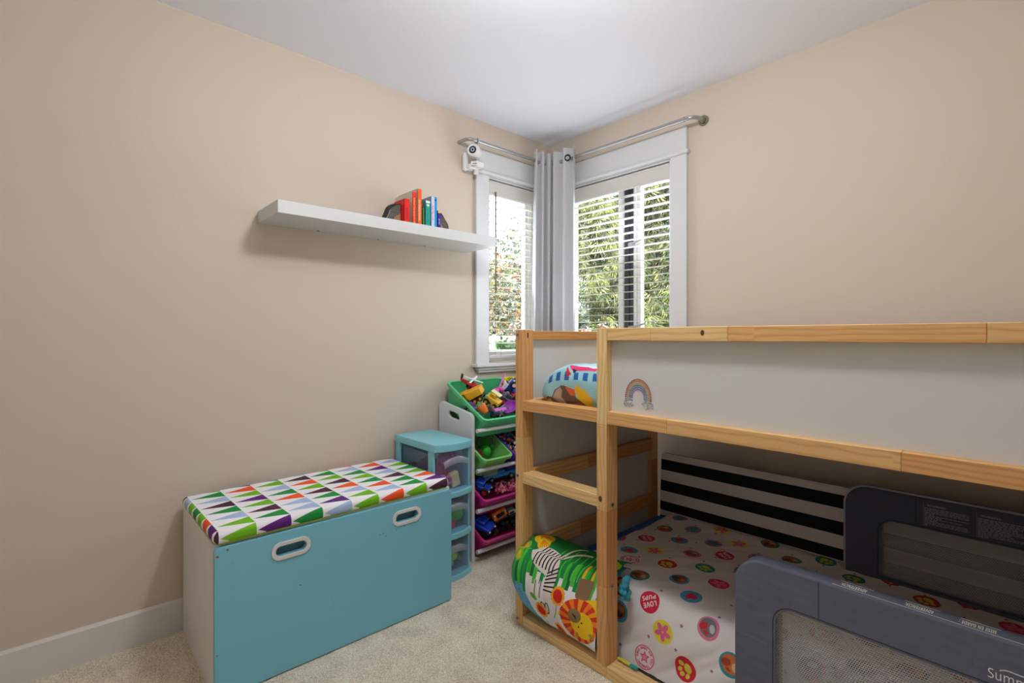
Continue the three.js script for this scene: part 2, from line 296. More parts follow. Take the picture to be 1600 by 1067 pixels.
// ------------------------------------------------------------------ wall shelf, books, bookends
const SH = { y0: 1.628, y1: 1.68 };
{
  const s = thing('wall_shelf', 'long white floating shelf on the beige wall', 'shelf', [0, SH.y0, 1.26]);
  mesh('board', box(0.26, 0.052, 1.12, 0.13, 0.026, 0, 0.0015), std(0xd4d5d4, 0.45), s);
  for (const z of [0.31, 0.01, -0.26]) mesh('screw_hole', cyl(0.006, 0.006, 0.001, 0.02, -0.0004, z), black, s);
}
{
  const text = (w, h, bg, draw) => canvasTex(w, h, (c) => { c.fillStyle = bg; c.fillRect(0, 0, w, h); draw(c, w, h); });
  // book: thickness along z, spine towards +x. face: colours of cover
  function book(label, z, thick, height, depth, cover, spineTex, front = 0.20) {
    const b = thing('book', label, 'book', [front - depth, SH.y1, z], 0, 'books on the wall shelf');
    const m = std(cover, 0.45);
    mesh('cover', [box(depth, height, 0.0022, depth / 2, height / 2, thick / 2 - 0.0011), box(depth, height, 0.0022, depth / 2, height / 2, -thick / 2 + 0.0011)], m, b);
    mesh('pages', box(depth - 0.008, height - 0.006, thick - 0.004, depth / 2 - 0.003, height / 2, 0), std(0xeee7d8, 0.9), b);
    mesh('spine', box(0.0022, height, thick, depth - 0.0011, height / 2, 0), m, b);
    if (spineTex) mesh('spine_print', new THREE.PlaneGeometry(thick * 0.98, height * 0.98).rotateY(Math.PI / 2).translate(depth + 0.0004, height / 2, 0), std(0xffffff, 0.45, { map: spineTex }), b);
  }
  const spine = (bg, fg, str, extra) => text(64, 512, bg, (c, w, h) => {
    if (extra) extra(c, w, h);
    c.save(); c.translate(w / 2, h * 0.56); c.rotate(Math.PI / 2); c.fillStyle = fg; c.font = 'bold 34px sans-serif'; c.textAlign = 'center'; c.textBaseline = 'middle'; c.fillText(str, 0, 0, h * 0.78); c.restore();
  });
  book('thick bright red book leaning by the left round bookend', 1.212, 0.028, 0.125, 0.10, 0xd8160f, spine('#e01a12', '#5a1530', 'THE BIG BOOK'));
  book('tall red-spined picture book with a yellow title', 1.172, 0.020, 0.168, 0.17, 0xcfc4ae, spine('#ea2213', '#ffd23a', '& Classic Tale Stories for You'));
  book('tall orange-spined picture book, the highest on the shelf', 1.142, 0.022, 0.188, 0.19, 0xb9b6ac, spine('#f26314', '#ffe2c4', 'the Happy Stories'));
  book('thin green book between orange and teal books', 1.120, 0.012, 0.10, 0.12, 0x3f8a48, null);
  book('teal book with a white patch on its spine', 1.094, 0.026, 0.138, 0.12, 0x6d8a90, spine('#18a596', '#0c5f66', 'First Words Book', (c, w) => { c.fillStyle = '#e9f4f0'; c.fillRect(0, 0, w, 40); star(c, 32, 80, 26, '#f3e6dc', 6, 0.6); }));
  book('pale blue book with a bright blue edge and pink lettering', 1.058, 0.034, 0.165, 0.15, 0x8f9698, text(64, 512, '#c9d4e8', (c, w, h) => { c.fillStyle = '#1593d6'; c.fillRect(36, 0, 28, h); disc(c, 48, 46, 9, 12, '#15161a'); c.save(); c.translate(17, h / 2); c.rotate(Math.PI / 2); c.font = 'bold 30px sans-serif'; c.textAlign = 'center'; c.textBaseline = 'middle'; c.fillStyle = '#d9679a'; c.fillText('Read Play Learn', 0, 0, 460); c.restore(); }));
  book('short dark purple book with a yellow top by the right bookend', 1.027, 0.017, 0.10, 0.11, 0x3a1a86, spine('#3c1b92', '#e9dff6', 'ABC TALE', (c, w) => { c.fillStyle = '#e2c33c'; c.fillRect(0, 0, w, 62); }));
  const tAgate = dataTex(256, 256, (x, y) => {
    const r = Math.hypot(x, y) / 256, n = r + 0.05 * noise(x / 40, y / 40) + 0.02 * noise(x / 9, y / 9), g = rr(-10, 10);
    if (n > 0.93) return [40, 38, 38]; if (n > 0.5) { const k = 92 + 24 * Math.sin(n * 90) + g * 2; return [k, k * 0.96, k * 0.9]; }
    return [168 + g, 122 + g, 86 + g];
  }, true);
  const agate = std(0xffffff, 0.25, { map: tAgate }), rind = std(0x2c2a2a, 0.8);
  for (const [z, dir, r, lab] of [[1.228, 1, 0.092, 'dark stone slice bookend beside the thick red book'], [1.016, -1, 0.088, 'dark stone slice bookend beside the short purple book']]) {
    const t = thing('bookend', lab, 'bookend', [0.11, SH.y1, z], 0, 'stone bookends');
    const s = new THREE.Shape(); s.moveTo(0, 0); for (let i = 0; i <= 20; i++) { const a = i / 20 * Math.PI / 2, q = r * (1 + 0.035 * Math.sin(a * 7 + dir)); s.lineTo(q * 0.82 * Math.cos(a), q * 1.12 * Math.sin(a)); } s.closePath();
    const g = extrude(s, 0.055, 0.002); const p = g.attributes.position, uv = g.attributes.uv;
    for (let i = 0; i < p.count; i++) uv.setXY(i, Math.min(0.99, Math.max(0, p.getX(i) / (r * 0.86))), Math.min(0.99, Math.max(0, p.getY(i) / (r * 1.18))));
    if (dir > 0) g.rotateY(-Math.PI / 2).translate(0.055, 0, 0); else g.rotateY(Math.PI / 2);
    mesh('stone_slice', g, agate, t);
    const arc = []; for (let i = 0; i <= 20; i++) { const a = i / 20 * Math.PI / 2, q = r * (1 + 0.035 * Math.sin(a * 7 + dir)); arc.push(V(0.0275, q * 1.12 * Math.sin(a) + 0.003, dir * q * 0.82 * Math.cos(a))); }
    mesh('rind', new THREE.TubeGeometry(new THREE.CatmullRomCurve3(arc), 30, 0.005, 8).scale(5.6, 1, 1).translate(-0.127, 0, 0), rind, t);
  }
}

// ------------------------------------------------------------------ storage bench and cushion
const BN = { z0: 1.192, z1: 2.094, x1: 0.538, h: 0.488 };
{
  const zc = (BN.z0 + BN.z1) / 2, L = BN.z1 - BN.z0;
  const t = thing('storage_bench', 'white storage bench with a blue-green drawer front against the wall', 'bench', [0.02, 0, zc]);
  const w = std(0xe6e2e1, 0.4), D = BN.x1 - 0.02 - 0.019;
  mesh('side_panel', box(D, BN.h - 0.02, 0.018, D / 2, (BN.h - 0.02) / 2, L / 2 - 0.009, 0.0015), w, t);
  mesh('side_panel', box(D, BN.h - 0.02, 0.018, D / 2, (BN.h - 0.02) / 2, -L / 2 + 0.009, 0.0015), w, t);
  mesh('top_panel', box(D + 0.004, 0.02, L, D / 2, BN.h - 0.01, 0, 0.0015), w, t);
  mesh('back_panel', box(0.006, BN.h - 0.05, L - 0.04, 0.004, (BN.h - 0.05) / 2, 0), w, t);
  const teal = std(0xffffff, 0.42, { map: canvasTex(1024, 512, (c, a, b) => {
    c.fillStyle = '#7cc1d5'; c.fillRect(0, 0, a, b);
    for (const [x, y, r] of [[10, 24, 5], [42, 8, 4], [9, 355, 3], [12, 455, 3], [298, 210, 3]]) disc(c, x, y, r, r * 0.8, '#8a4a26');
    for (const [x, y] of [[640, 110], [668, 122], [655, 108], [720, 108], [760, 100], [788, 60]]) disc(c, x, y, 4, 3, '#4f9cc0');
    for (const [x, y] of [[420, 300], [432, 322], [60, 60], [430, 345]]) disc(c, x, y, 3, 5, '#7fb2b8');
  }) });
  const fh = BN.h - 0.012, fr = roundRect(L - 0.002, fh, 0.014, 0, fh / 2 + 0.004);
  const hz = [1.862, 1.412].map(z => zc - z), hy = 0.418;          // shape x runs towards -z
  for (const x of hz) fr.holes.push(roundRect(0.1, 0.032, 0.0155, x, hy, THREE.Path));
  const g = extrude(fr, 0.017, 0.0015); const p = g.attributes.position, uv = g.attributes.uv;
  for (let i = 0; i < p.count; i++) uv.setXY(i, p.getX(i) / L + 0.5, p.getY(i) / fh);
  const front = mesh('drawer_front', g.rotateY(Math.PI / 2).translate(D + 0.001, 0, 0), teal, t);
  for (const x of hz) { const s = roundRect(0.13, 0.06, 0.0299, x, hy); s.holes.push(roundRect(0.102, 0.034, 0.0165, x, hy, THREE.Path)); mesh('grip_ring', extrude(s, 0.005, 0.0015).rotateY(Math.PI / 2).translate(D + 0.0175, 0, 0), std(0xdcdad8, 0.4), front); }
  mesh('drawer_box', box(0.012, fh - 0.05, L - 0.05, D - 0.03, fh / 2, 0), std(0x7cc1d5, 0.5), t);
}
{
  const COL = ['#73bb12', '#0f8f3c', '#a9bfe2', '#4a2238', '#0f8f3c', '#73bb12', '#f4581a', '#5d1a78'];
  const ORDER = [[3, 2, 0, 1, 0, 6, 7], [0, 1, 2, 3, 1, 2, 0], [7, 6, 0, 7, 0, 3, 1], [1, 0, 2, 1, 6, 2, 2], [2, 3, 6, 0, 3, 1, 7], [0, 1, 0, 3, 6, 2, 0], [6, 2, 1, 0, 1, 6, 2], [0, 6, 7, 2, 3, 1, 1], [3, 2, 0, 1, 0, 6, 7], [0, 1, 3, 1, 2, 0, 0]];
  const tTri = canvasTex(2048, 1536, (c, a, b) => {
    c.fillStyle = '#f3f1f4'; c.fillRect(0, 0, a, b);
    const cw = a / 9, ch = b / 8;
    for (let i = -1; i < 9; i++) for (let j = 0; j < 8; j++) { const x = (i + 0.55) * cw, y = j * ch; poly(c, [[x + 4, y + ch * 0.5], [x + cw - 4, y + 3], [x + cw - 4, y + ch - 5]], COL[ORDER[(i + 1) % 10][j % 7] % 8]); }
  });
  const w = 0.90, d = 0.5, h = 0.042, t = thing('bench_cushion', 'thin seat cushion printed with green, purple and orange triangles', 'cushion', [0.285, BN.h, 1.648]);
  t.rotation.y = 0.012;
  const g = clean(new RoundedBoxGeometry(d, h, w, 5, 0.018)), p = g.attributes.position, uv = g.attributes.uv, nn = g.attributes.normal;
  for (let i = 0; i < p.count; i++) {
    let x = p.getX(i), y = p.getY(i), z = p.getZ(i);
    const wob = 0.003 * noise(x * 9, z * 9) * (y > 0 ? 1 : 0.2);
    // unrolled print: the sides carry on from the top
    const over = (h / 2 - y), ux = x + Math.sign(x) * (Math.abs(nn.getX(i)) > 0.5 ? over : 0), uz = z + Math.sign(z) * (Math.abs(nn.getZ(i)) > 0.5 ? over : 0);
    uv.setXY(i, 0.5 - uz / 0.99, 1 - (ux + 0.29) / 0.6);
    p.setXYZ(i, x, y + wob + h / 2, z);
  }
  mesh('cover', g, std(0xffffff, 0.85, { map: tTri }), t);
  const s = roundRect(d - 0.012, w - 0.012, 0.02); mesh('piping', extrude(s, 0.004, 0.001).rotateX(-Math.PI / 2).translate(0, 0.0005, 0), std(0x8fae2c, 0.8), t);
}

// ------------------------------------------------------------------ plastic drawer tower
const clear = phys(0xe6eefa, 0.22, { transmission: 0.93, thickness: 0, ior: 1.3 });
const DW = { x0: 0.03, x1: 0.386, z0: 0.966, z1: 1.178 };
{
  const cx = DW.x0, cz = (DW.z0 + DW.z1) / 2, D = DW.x1 - DW.x0, W = DW.z1 - DW.z0;
  const t = thing('drawer_tower', 'aqua plastic tower of three clear drawers between bench and toy rack', 'drawers', [cx, 0, cz]);
  const aqua = std(0x86cbd8, 0.35);
  const plan = (grow, bow) => { const s = new THREE.Shape(); s.moveTo(0, -W / 2 - grow); s.lineTo(D, -W / 2 - grow); for (let i = 0; i <= 16; i++) { const v = -1 + i / 8; s.lineTo(D + bow * (1 - v * v), v * (W / 2 + grow)); } s.lineTo(0, W / 2 + grow); s.closePath(); return s; };
  const slab = (y, h, grow, bow, bev) => extrude(plan(grow, bow), h, bev).rotateX(Math.PI / 2).translate(0, y + h, 0);
  mesh('top', [slab(0.612, 0.028, 0.004, 0.03, 0.004), box(D - 0.09, 0.003, W - 0.05, D / 2 - 0.02, 0.6405, 0, 0.001)], aqua, t);
  for (const y of [0.0, 0.198, 0.392]) mesh('divider', slab(y, 0.02, 0.002, 0.028, 0.003), aqua, t);
  for (const [x, w] of [[0.02, 0.04], [D - 0.035, 0.045]]) for (const s of [-1, 1]) mesh('post', box(w, 0.61, 0.012, x, 0.31, s * (W / 2 - 0.006), 0.003), aqua, t);
  mesh('back', box(0.006, 0.6, W - 0.02, 0.004, 0.31, 0), aqua, t);
  for (const [y0, y1] of [[0.022, 0.196], [0.220, 0.390], [0.414, 0.610]]) {
    const h = y1 - y0;
    const d = mesh('drawer', [sheet((u, v) => { const q = -1 + 2 * u; return [D - 0.006 + 0.026 * (1 - q * q), y0 + v * h, q * (W / 2 - 0.012)]; }, 20, 2), box(D - 0.06, h - 0.02, 0.002, D / 2 - 0.02, y0 + h / 2 - 0.01, W / 2 - 0.016), box(D - 0.06, h - 0.02, 0.002, D / 2 - 0.02, y0 + h / 2 - 0.01, -W / 2 + 0.016), box(D - 0.04, 0.002, W - 0.03, D / 2 - 0.01, y0 + 0.004, 0)], Object.assign(clear, { side: THREE.DoubleSide }), t);
    mesh('pull', sheet((u, v) => { const q = -1 + 2 * u, a = (v - 0.15) * 2.2; return [D + 0.024 - 0.01 * q * q + 0.014 * Math.sin(a), y1 - 0.05 - 0.022 * q * q + 0.022 * Math.cos(a), q * 0.07]; }, 20, 8), phys(0xe8eef8, 0.25, { transmission: 0.78, thickness: 0, side: THREE.DoubleSide }), d);
  }
  // what the drawers hold
  const item = (name, label, cat, x, y, z, geo, col, rot = [0, 0, 0]) => { const o = mesh(numbered(name), geo, std(col, 0.45), scene); o.position.set(cx + x, y, cz + z); o.rotation.set(...rot); tag(o, label, cat, 'toys in the clear drawers'); };
  const f = D - 0.05;
  item('toy_block', 'cream rounded toy block in the top clear drawer', 'toy', f + 0.012, 0.456, -0.03, box(0.03, 0.075, 0.05, 0, 0, 0, 0.01), 0xe8d49a, [0.25, 0, 0]);
  item('toy_cup', 'pink toy cup in the top clear drawer', 'toy', f + 0.01, 0.447, 0.038, [cyl(0.03, 0.022, 0.055), new THREE.TorusGeometry(0.018, 0.006, 8, 16).translate(0.03, 0, 0)], 0xe76fa2, [0.5, 1.2, 0]);
  item('toy_teapot', 'magenta toy pot at the back of the top clear drawer', 'toy', f - 0.06, 0.47, 0.005, [ball(0.048), ball(0.016, 0, 0.05, 0), rod(V(0, 0, 0.03), V(0, 0.03, 0.07), 0.01)], 0xc9417f);
  item('toy_plate', 'purple toy plate standing in the top clear drawer', 'toy', f - 0.13, 0.487, 0.03, new THREE.LatheGeometry([[0, 0], [0.05, 0.003], [0.065, 0.014], [0.062, 0.016], [0.048, 0.006], [0, 0.004]].map(p => new THREE.Vector2(...p)), 28).rotateZ(1.2), 0x8a3f8e);
  item('toy_basket', 'pink toy basket high in the top clear drawer', 'toy', f - 0.02, 0.545, -0.02, [cyl(0.05, 0.035, 0.04, 0, 0, 0, 24), new THREE.TorusGeometry(0.042, 0.005, 8, 24, Math.PI).translate(0, 0.02, 0)], 0xd86fae, [0.2, 0, 0]);
  item('toy_box', 'dark red toy box inside the top clear drawer', 'toy', 0.1, 0.46, 0.055, box(0.11, 0.08, 0.06, 0, 0, 0, 0.006), 0x8e3348);
  item('toy_pepper', 'green toy pepper in the middle clear drawer', 'toy', f, 0.285, -0.045, [ball(0.038, 0, 0, 0, 1, 0.9, 1.1), ball(0.026, 0, -0.012, 0.03), cyl(0.005, 0.008, 0.02, 0, 0.04, 0)], 0x35a336);
  item('toy_peach', 'orange-yellow toy peach in the middle clear drawer', 'toy', f + 0.004, 0.315, 0.012, [ball(0.032), ball(0.012, 0, 0.034, 0)], 0xe99a3c);
  item('toy_brick', 'red toy brick low in the middle clear drawer', 'toy', f, 0.245, 0.012, [box(0.06, 0.034, 0.075, 0, 0, 0, 0.005), cyl(0.008, 0.008, 0.008, 0, 0.02, 0.02), cyl(0.008, 0.008, 0.008, 0, 0.02, -0.02)], 0xd83a4a);
  item('toy_jug', 'pink toy jug high in the middle clear drawer', 'toy', f - 0.05, 0.345, -0.02, [cyl(0.025, 0.03, 0.045), new THREE.TorusGeometry(0.016, 0.005, 8, 16).translate(0, 0, 0.03)], 0xc05a78);
  item('toy_broccoli', 'pale green toy broccoli in the bottom clear drawer', 'toy', f, 0.062, -0.02, [cyl(0.01, 0.014, 0.04), ball(0.022, 0, 0.02, 0.015), ball(0.022, 0, 0.022, -0.012), ball(0.02, 0.015, 0.03, 0)], 0xa3c94a);
  item('toy_bottle', 'teal green toy bottle in the bottom clear drawer', 'toy', f - 0.03, 0.09, -0.045, [cyl(0.022, 0.026, 0.07), cyl(0.01, 0.018, 0.03, 0, 0.05, 0)], 0x3f9d80, [0.4, 0, 0.2]);
  item('toy_pan', 'grey toy pan in the bottom clear drawer', 'toy', f - 0.04, 0.14, 0.0, [cyl(0.042, 0.036, 0.022), rod(V(0, 0, 0.03), V(0, 0.01, 0.08), 0.006)], 0x6a5d68, [0.6, 0, 0.3]);
}

// ------------------------------------------------------------------ toy rack with tilted bins
const RACK = { z0: 0.05, z1: 0.905, x0: 0.02, x1: 0.315 };
const RODS = [0.667, 0.465, 0.262, 0.058];
const TILT = THREE.MathUtils.degToRad(28);
{
  const cz = (RACK.z0 + RACK.z1) / 2, half = (RACK.z1 - RACK.z0) / 2;
  const t = thing('toy_rack', 'white toy bin rack with handle cutouts standing in the corner', 'rack', [RACK.x0, 0, cz]);
  const w = std(0xdfe1e0, 0.4), D = RACK.x1 - RACK.x0;
  const s = new THREE.Shape(); s.moveTo(0, 0); s.lineTo(D, 0); s.lineTo(D, 0.70); s.absarc(D - 0.03, 0.722, 0.03, 0, Math.PI / 2 - 0.15); s.lineTo(0.03, 0.79); s.absarc(0.025, 0.765, 0.025, Math.PI / 2, Math.PI); s.closePath();
  s.holes.push((() => { const h = new THREE.Path(), pts = roundRect(0.1, 0.036, 0.017, 0, 0).getPoints(6); pts.forEach((p, i) => { const x = D * 0.46 + p.x, y = 0.725 + p.y - p.x * 0.12; i ? h.lineTo(x, y) : h.moveTo(x, y); }); h.closePath(); return h; })());
  for (const z of [half - 0.014, -half]) {
    const p = mesh('side_panel', extrude(s, 0.014, 0.002).translate(0, 0, z), w, t);
    if (z > 0) for (const [x, y] of [[0.03, 0.712], [0.11, 0.655], [0.27, 0.632]]) mesh('bolt_hole', cyl(0.005, 0.005, 0.001, 0, 0, 0, 12).rotateX(Math.PI / 2).translate(x, y, half + 0.0006), black, p);
  }
  for (const y of RODS) {
    mesh('support_rod', rod(V(0.345 - RACK.x0, y, -half + 0.01), V(0.345 - RACK.x0, y, half - 0.006), 0.0105, 14), whiteGloss, t);
    mesh('support_rod', rod(V(0.035, y + 0.075, -half + 0.01), V(0.035, y + 0.075, half - 0.006), 0.0085, 12), whiteGloss, t);
  }
}
const binDir = V(Math.cos(TILT), -Math.sin(TILT), 0), binUp = V(Math.sin(TILT), Math.cos(TILT), 0);
const BIN = { len: 0.378, deep: 0.125 };
// bin frame: origin at the middle of the rim, x forwards and down, y out of the mouth, z along the wall
function binSpot(row, zc) { const front = V(0.388, RODS[row] + 0.052, zc); return front.addScaledVector(binDir, -BIN.len / 2); }
function makeBin(label, row, z0, z1, color) {
  const W = z1 - z0, o = binSpot(row, (z0 + z1) / 2);
  const t = thing('toy_bin', label, 'bin', o.toArray(), 0, 'plastic bins in the toy rack'); t.rotation.z = -TILT;
  const ring = (l, w, r, y) => { const out = []; [[1, -1, -0.5], [1, 1, 0], [-1, 1, 0.5], [-1, -1, 1]].forEach(([sx, sy, a0]) => { for (let i = 0; i <= 4; i++) { const a = Math.PI * (a0 + i / 8); out.push(V(sx * (l / 2 - r) + r * Math.cos(a), y, sy * (w / 2 - r) + r * Math.sin(a))); } }); return out; };
  const loft = rings => {
    const n = rings[0].length, pos = [], idx = [];
    rings.forEach(r => r.forEach(p => pos.push(p.x, p.y, p.z)));
    for (let k = 0; k + 1 < rings.length; k++) for (let i = 0; i < n; i++) { const a = k * n + i, b = k * n + (i + 1) % n, c = a + n, d = b + n; idx.push(a, c, d, a, d, b); }
    const g = new THREE.BufferGeometry(); g.setAttribute('position', new THREE.Float32BufferAttribute(pos, 3)); g.setIndex(idx);
    const q = g.toNonIndexed(); q.computeVertexNormals(); return q;
  };
  const L = BIN.len, d = BIN.deep, m = std(color, 0.38, { side: THREE.DoubleSide });
  const fan = (l, w, y) => new THREE.ShapeGeometry(roundRect(l, w, 0.02)).rotateX(-Math.PI / 2).translate(0, y, 0);
  mesh('tub', [loft([ring(L - 0.07, W - 0.05, 0.02, -d), ring(L - 0.02, W - 0.016, 0.025, -0.004)]), loft([ring(L - 0.026, W - 0.022, 0.024, -0.004), ring(L - 0.076, W - 0.056, 0.018, -d + 0.004)]), fan(L - 0.07, W - 0.05, -d), fan(L - 0.076, W - 0.056, -d + 0.004)], m, t);
  mesh('rim', [loft([ring(L - 0.026, W - 0.022, 0.024, -0.002), ring(L - 0.026, W - 0.022, 0.024, 0.002), ring(L, W, 0.028, 0.002), ring(L, W, 0.028, -0.014), ring(L - 0.004, W - 0.004, 0.028, -0.014), ring(L - 0.018, W - 0.014, 0.026, -0.012)])], m, t);
  const at = (s, up, z) => o.clone().addScaledVector(binDir, s).addScaledVector(binUp, up).setZ(z);
  t.userData.at = undefined; delete t.userData.at;
  return at;
}
const inGreen = makeBin('wide emerald green bin heaped with vehicles on the top row', 0, 0.482, 0.886, 0x56c486);
const inYellow = makeBin('wide yellow bin on the top row beside the green one', 0, 0.07, 0.474, 0xe8d512);
const inLime = makeBin('narrow light green bin holding a green ball', 1, 0.684, 0.886, 0x7fca6a);
const inPurple = makeBin('narrow purple bin full of tiny figures', 1, 0.476, 0.678, 0x5a2fa6);
const inPink1 = makeBin('wide magenta bin with blue trucks on the third row', 2, 0.482, 0.886, 0xc0237f);
const inPink2 = makeBin('wide magenta bin with an orange truck on the lowest row', 3, 0.482, 0.886, 0xb61f70);

// ------------------------------------------------------------------ toys
const toyMat = {}; const tm = (c, r = 0.35) => toyMat[c] ??= std(c, r);
function toy(name, label, at, rot, group = 'toys in the rack bins') { const t = thing(name, label, 'toy', at.toArray(), 0, group); t.rotation.set(...rot); return t; }
function wheel(t, x, y, z, r, w, hub) {
  const g = mesh('wheel', cyl(r, r, w, 0, 0, 0, 18).rotateX(Math.PI / 2).translate(x, y, z), tm(0x1b1b1d, 0.7), t);
  mesh('hub', cyl(r * 0.5, r * 0.5, w + 0.003, 0, 0, 0, 14).rotateX(Math.PI / 2).translate(x, y, z), tm(hub), g);
}
function car(name, label, at, rot, color, o = {}) {          // runs along x, nose at +x
  const t = toy(name, label, at, rot), L = o.L ?? 0.1, W = o.W ?? 0.055, h = o.h ?? 0.03, m = tm(color);
  mesh('chassis', box(L * 0.94, 0.012, W * 0.8, 0, 0.012, 0, 0.003), tm(0x222428), t);
  mesh('body', box(L, h, W, 0, 0.016 + h / 2, 0, Math.min(0.009, h * 0.3)), m, t);
  mesh('cabin', box(L * 0.46, h * 0.9, W * 0.86, -L * (o.back ?? 0.08), 0.014 + h * 1.35, 0, 0.007), tm(o.cabin ?? color), t);
  mesh('windscreen', box(0.003, h * 0.5, W * 0.7, -L * (o.back ?? 0.08) + L * 0.232, 0.014 + h * 1.4, 0), tm(o.glass ?? 0x1c2530, 0.1), t);
  mesh('grille', box(0.003, h * 0.42, W * 0.55, L / 2 + 0.0008, 0.016 + h * 0.45, 0), tm(o.grille ?? 0x101114), t);
  for (const s of [-1, 1]) mesh('headlight', ball(0.006, L / 2 - 0.001, 0.018 + h * 0.55, s * W * 0.37), tm(o.light ?? 0xe9ecef, 0.15), t);
  const r = o.r ?? 0.014; for (const x of [-0.3, 0.3]) for (const s of [-1, 1]) wheel(t, x * L, r, s * W * 0.5, r, 0.012, o.hub ?? 0x9aa0a6);
  if (o.bed) mesh('load_bed', box(L * 0.42, h * 0.7, W * 0.95, -L * 0.3, 0.016 + h * 1.25, 0, 0.004), tm(o.bed), t);
  if (o.stripe) mesh('stripe', box(L * 0.9, 0.002, W * 0.28, 0, 0.0168 + h, 0), tm(o.stripe), t);
  if (o.bar) mesh('light_bar', box(0.012, 0.008, W * 0.6, -L * 0.08, 0.018 + h * 1.85, 0, 0.003), tm(o.bar), t);
  return t;
}
function dumpTruck(label, at, rot) {
  const t = toy('toy_dump_truck', label, at, rot), y = tm(0xf2b211);
  mesh('chassis', box(0.125, 0.012, 0.045, 0, 0.022, 0, 0.003), tm(0x222327), t);
  const c = mesh('cab', [box(0.036, 0.042, 0.056, 0.046, 0.048, 0, 0.006), box(0.02, 0.012, 0.05, 0.066, 0.034, 0, 0.004)], y, t);
  for (const s of [-1, 1]) mesh('cab_window', box(0.02, 0.018, 0.002, 0.048, 0.055, s * 0.0285), tm(0x1a1b1e, 0.1), c);
  const s = new THREE.Shape(); s.moveTo(-0.068, 0.032); s.lineTo(0.012, 0.032); s.lineTo(0.022, 0.05); s.lineTo(0.022, 0.076); s.lineTo(-0.072, 0.068); s.closePath();
  const b = mesh('tipper_bed', extrude(s, 0.06, 0.002).translate(0, 0, -0.03), y, t);
  mesh('bed_visor', box(0.04, 0.004, 0.06, 0.036, 0.078, 0, 0.0015), y, b);
  for (const x of [-0.045, -0.012, 0.045]) for (const z of [-1, 1]) wheel(t, x, 0.015, z * 0.028, 0.015, 0.013, 0xf2b211);
}
function helicopter(label, at, rot) {
  const t = toy('toy_helicopter', label, at, rot), r = tm(0xc4142c);
  mesh('fuselage', [ball(0.034, 0.01, 0, 0, 1.5, 0.85, 0.8), box(0.06, 0.03, 0.042, 0.005, 0.006, 0, 0.01)], r, t);
  for (const x of [-0.012, 0.012, 0.034]) for (const s of [-1, 1]) mesh('side_window', box(0.015, 0.018, 0.003, x, 0.006, s * (0.0265 - Math.max(0, x - 0.02) * 0.25)), tm(0x14151c, 0.1), t);
  const tail = mesh('tail_boom', new THREE.CylinderGeometry(0.007, 0.014, 0.06, 14).rotateZ(Math.PI / 2).translate(-0.058, 0.008, 0), r, t);
  mesh('tail_fin', [box(0.014, 0.036, 0.005, -0.086, 0.024, 0, 0.002)], tm(0x1c1d25), tail);
  mesh('rotor_mast', cyl(0.005, 0.006, 0.02, 0, 0.034, 0), tm(0x2a2b30), t);
  const rot2 = mesh('rotor', [box(0.11, 0.0025, 0.011, 0, 0.045, 0), box(0.011, 0.0025, 0.11, 0, 0.045, 0), cyl(0.01, 0.01, 0.008, 0, 0.046, 0)], tm(0xe8eaee), t); rot2.rotation.y = 0.4;
  mesh('skids', [-1, 1].flatMap(s => [rod(V(-0.035, -0.04, s * 0.022), V(0.045, -0.04, s * 0.022), 0.003, 8), rod(V(0, -0.04, s * 0.022), V(0, -0.015, s * 0.014), 0.0025, 8)]), tm(0x8c9097), t);
}
const T = -TILT;
helicopter('red toy helicopter with white rotor in the green bin', inGreen(-0.095, 0.015, 0.775), [0.1, 0.15, T + 0.1]);
dumpTruck('yellow toy dump truck in the green bin', inGreen(0.0, -0.02, 0.80), [0.35, -2.5, -0.3]);
{ // yellow loader
  const t = toy('toy_loader', 'yellow toy loader with grey bucket in the green bin', inGreen(0.035, -0.03, 0.705), [0.2, 0.35, T - 0.15]), y = tm(0xf0c33a);
  mesh('body', [box(0.085, 0.032, 0.05, -0.01, 0.034, 0, 0.008), box(0.04, 0.03, 0.042, -0.02, 0.062, 0, 0.01)], y, t);
  mesh('canopy_window', box(0.06, 0.006, 0.034, -0.012, 0.079, 0, 0.002), tm(0xe9e2a4), t);
  mesh('bucket', [box(0.006, 0.035, 0.066, 0.05, 0.02, 0, 0.002), box(0.03, 0.005, 0.066, 0.064, 0.005, 0, 0.002), box(0.03, 0.03, 0.004, 0.064, 0.018, 0.032), box(0.03, 0.03, 0.004, 0.064, 0.018, -0.032)], tm(0x8d919a), t);
  for (const x of [-0.035, 0.018]) for (const s of [-1, 1]) wheel(t, x, 0.016, s * 0.028, 0.017, 0.014, 0xf0c33a);
}
{ // pink copter with boom
  const t = toy('toy_rescue_copter', 'pink toy with a long pink pole in the green bin', inGreen(-0.02, 0.0, 0.60), [0.2, 0.4, T]), p = tm(0xe05ab8);
  mesh('body', [box(0.06, 0.035, 0.04, 0, 0, 0, 0.01), box(0.03, 0.025, 0.05, -0.03, 0.018, 0, 0.008)], tm(0x77748a), t);
  mesh('pole', [rod(V(-0.02, 0.02, 0.045), V(-0.055, 0.085, -0.085), 0.0042, 10)], p, t);
  mesh('turbine', [cyl(0.018, 0.018, 0.03, -0.03, 0.03, 0.03).rotateX(0.5), box(0.03, 0.018, 0.018, -0.01, 0.032, 0.02, 0.005)], p, t);
  for (const z of [0.03, -0.02]) wheel(t, 0.03, -0.008, z, 0.018, 0.014, 0xd8354e);
}
car('toy_police_truck', 'blue and white toy truck with big wheels in the green bin', inGreen(-0.02, 0.028, 0.535), [0.5, 0.9, 0.5], 0x1f3fa8, { L: 0.095, cabin: 0xe8eaf0, stripe: 0xd0d4da, bar: 0xc92030, r: 0.022, hub: 0xd9dde2 });
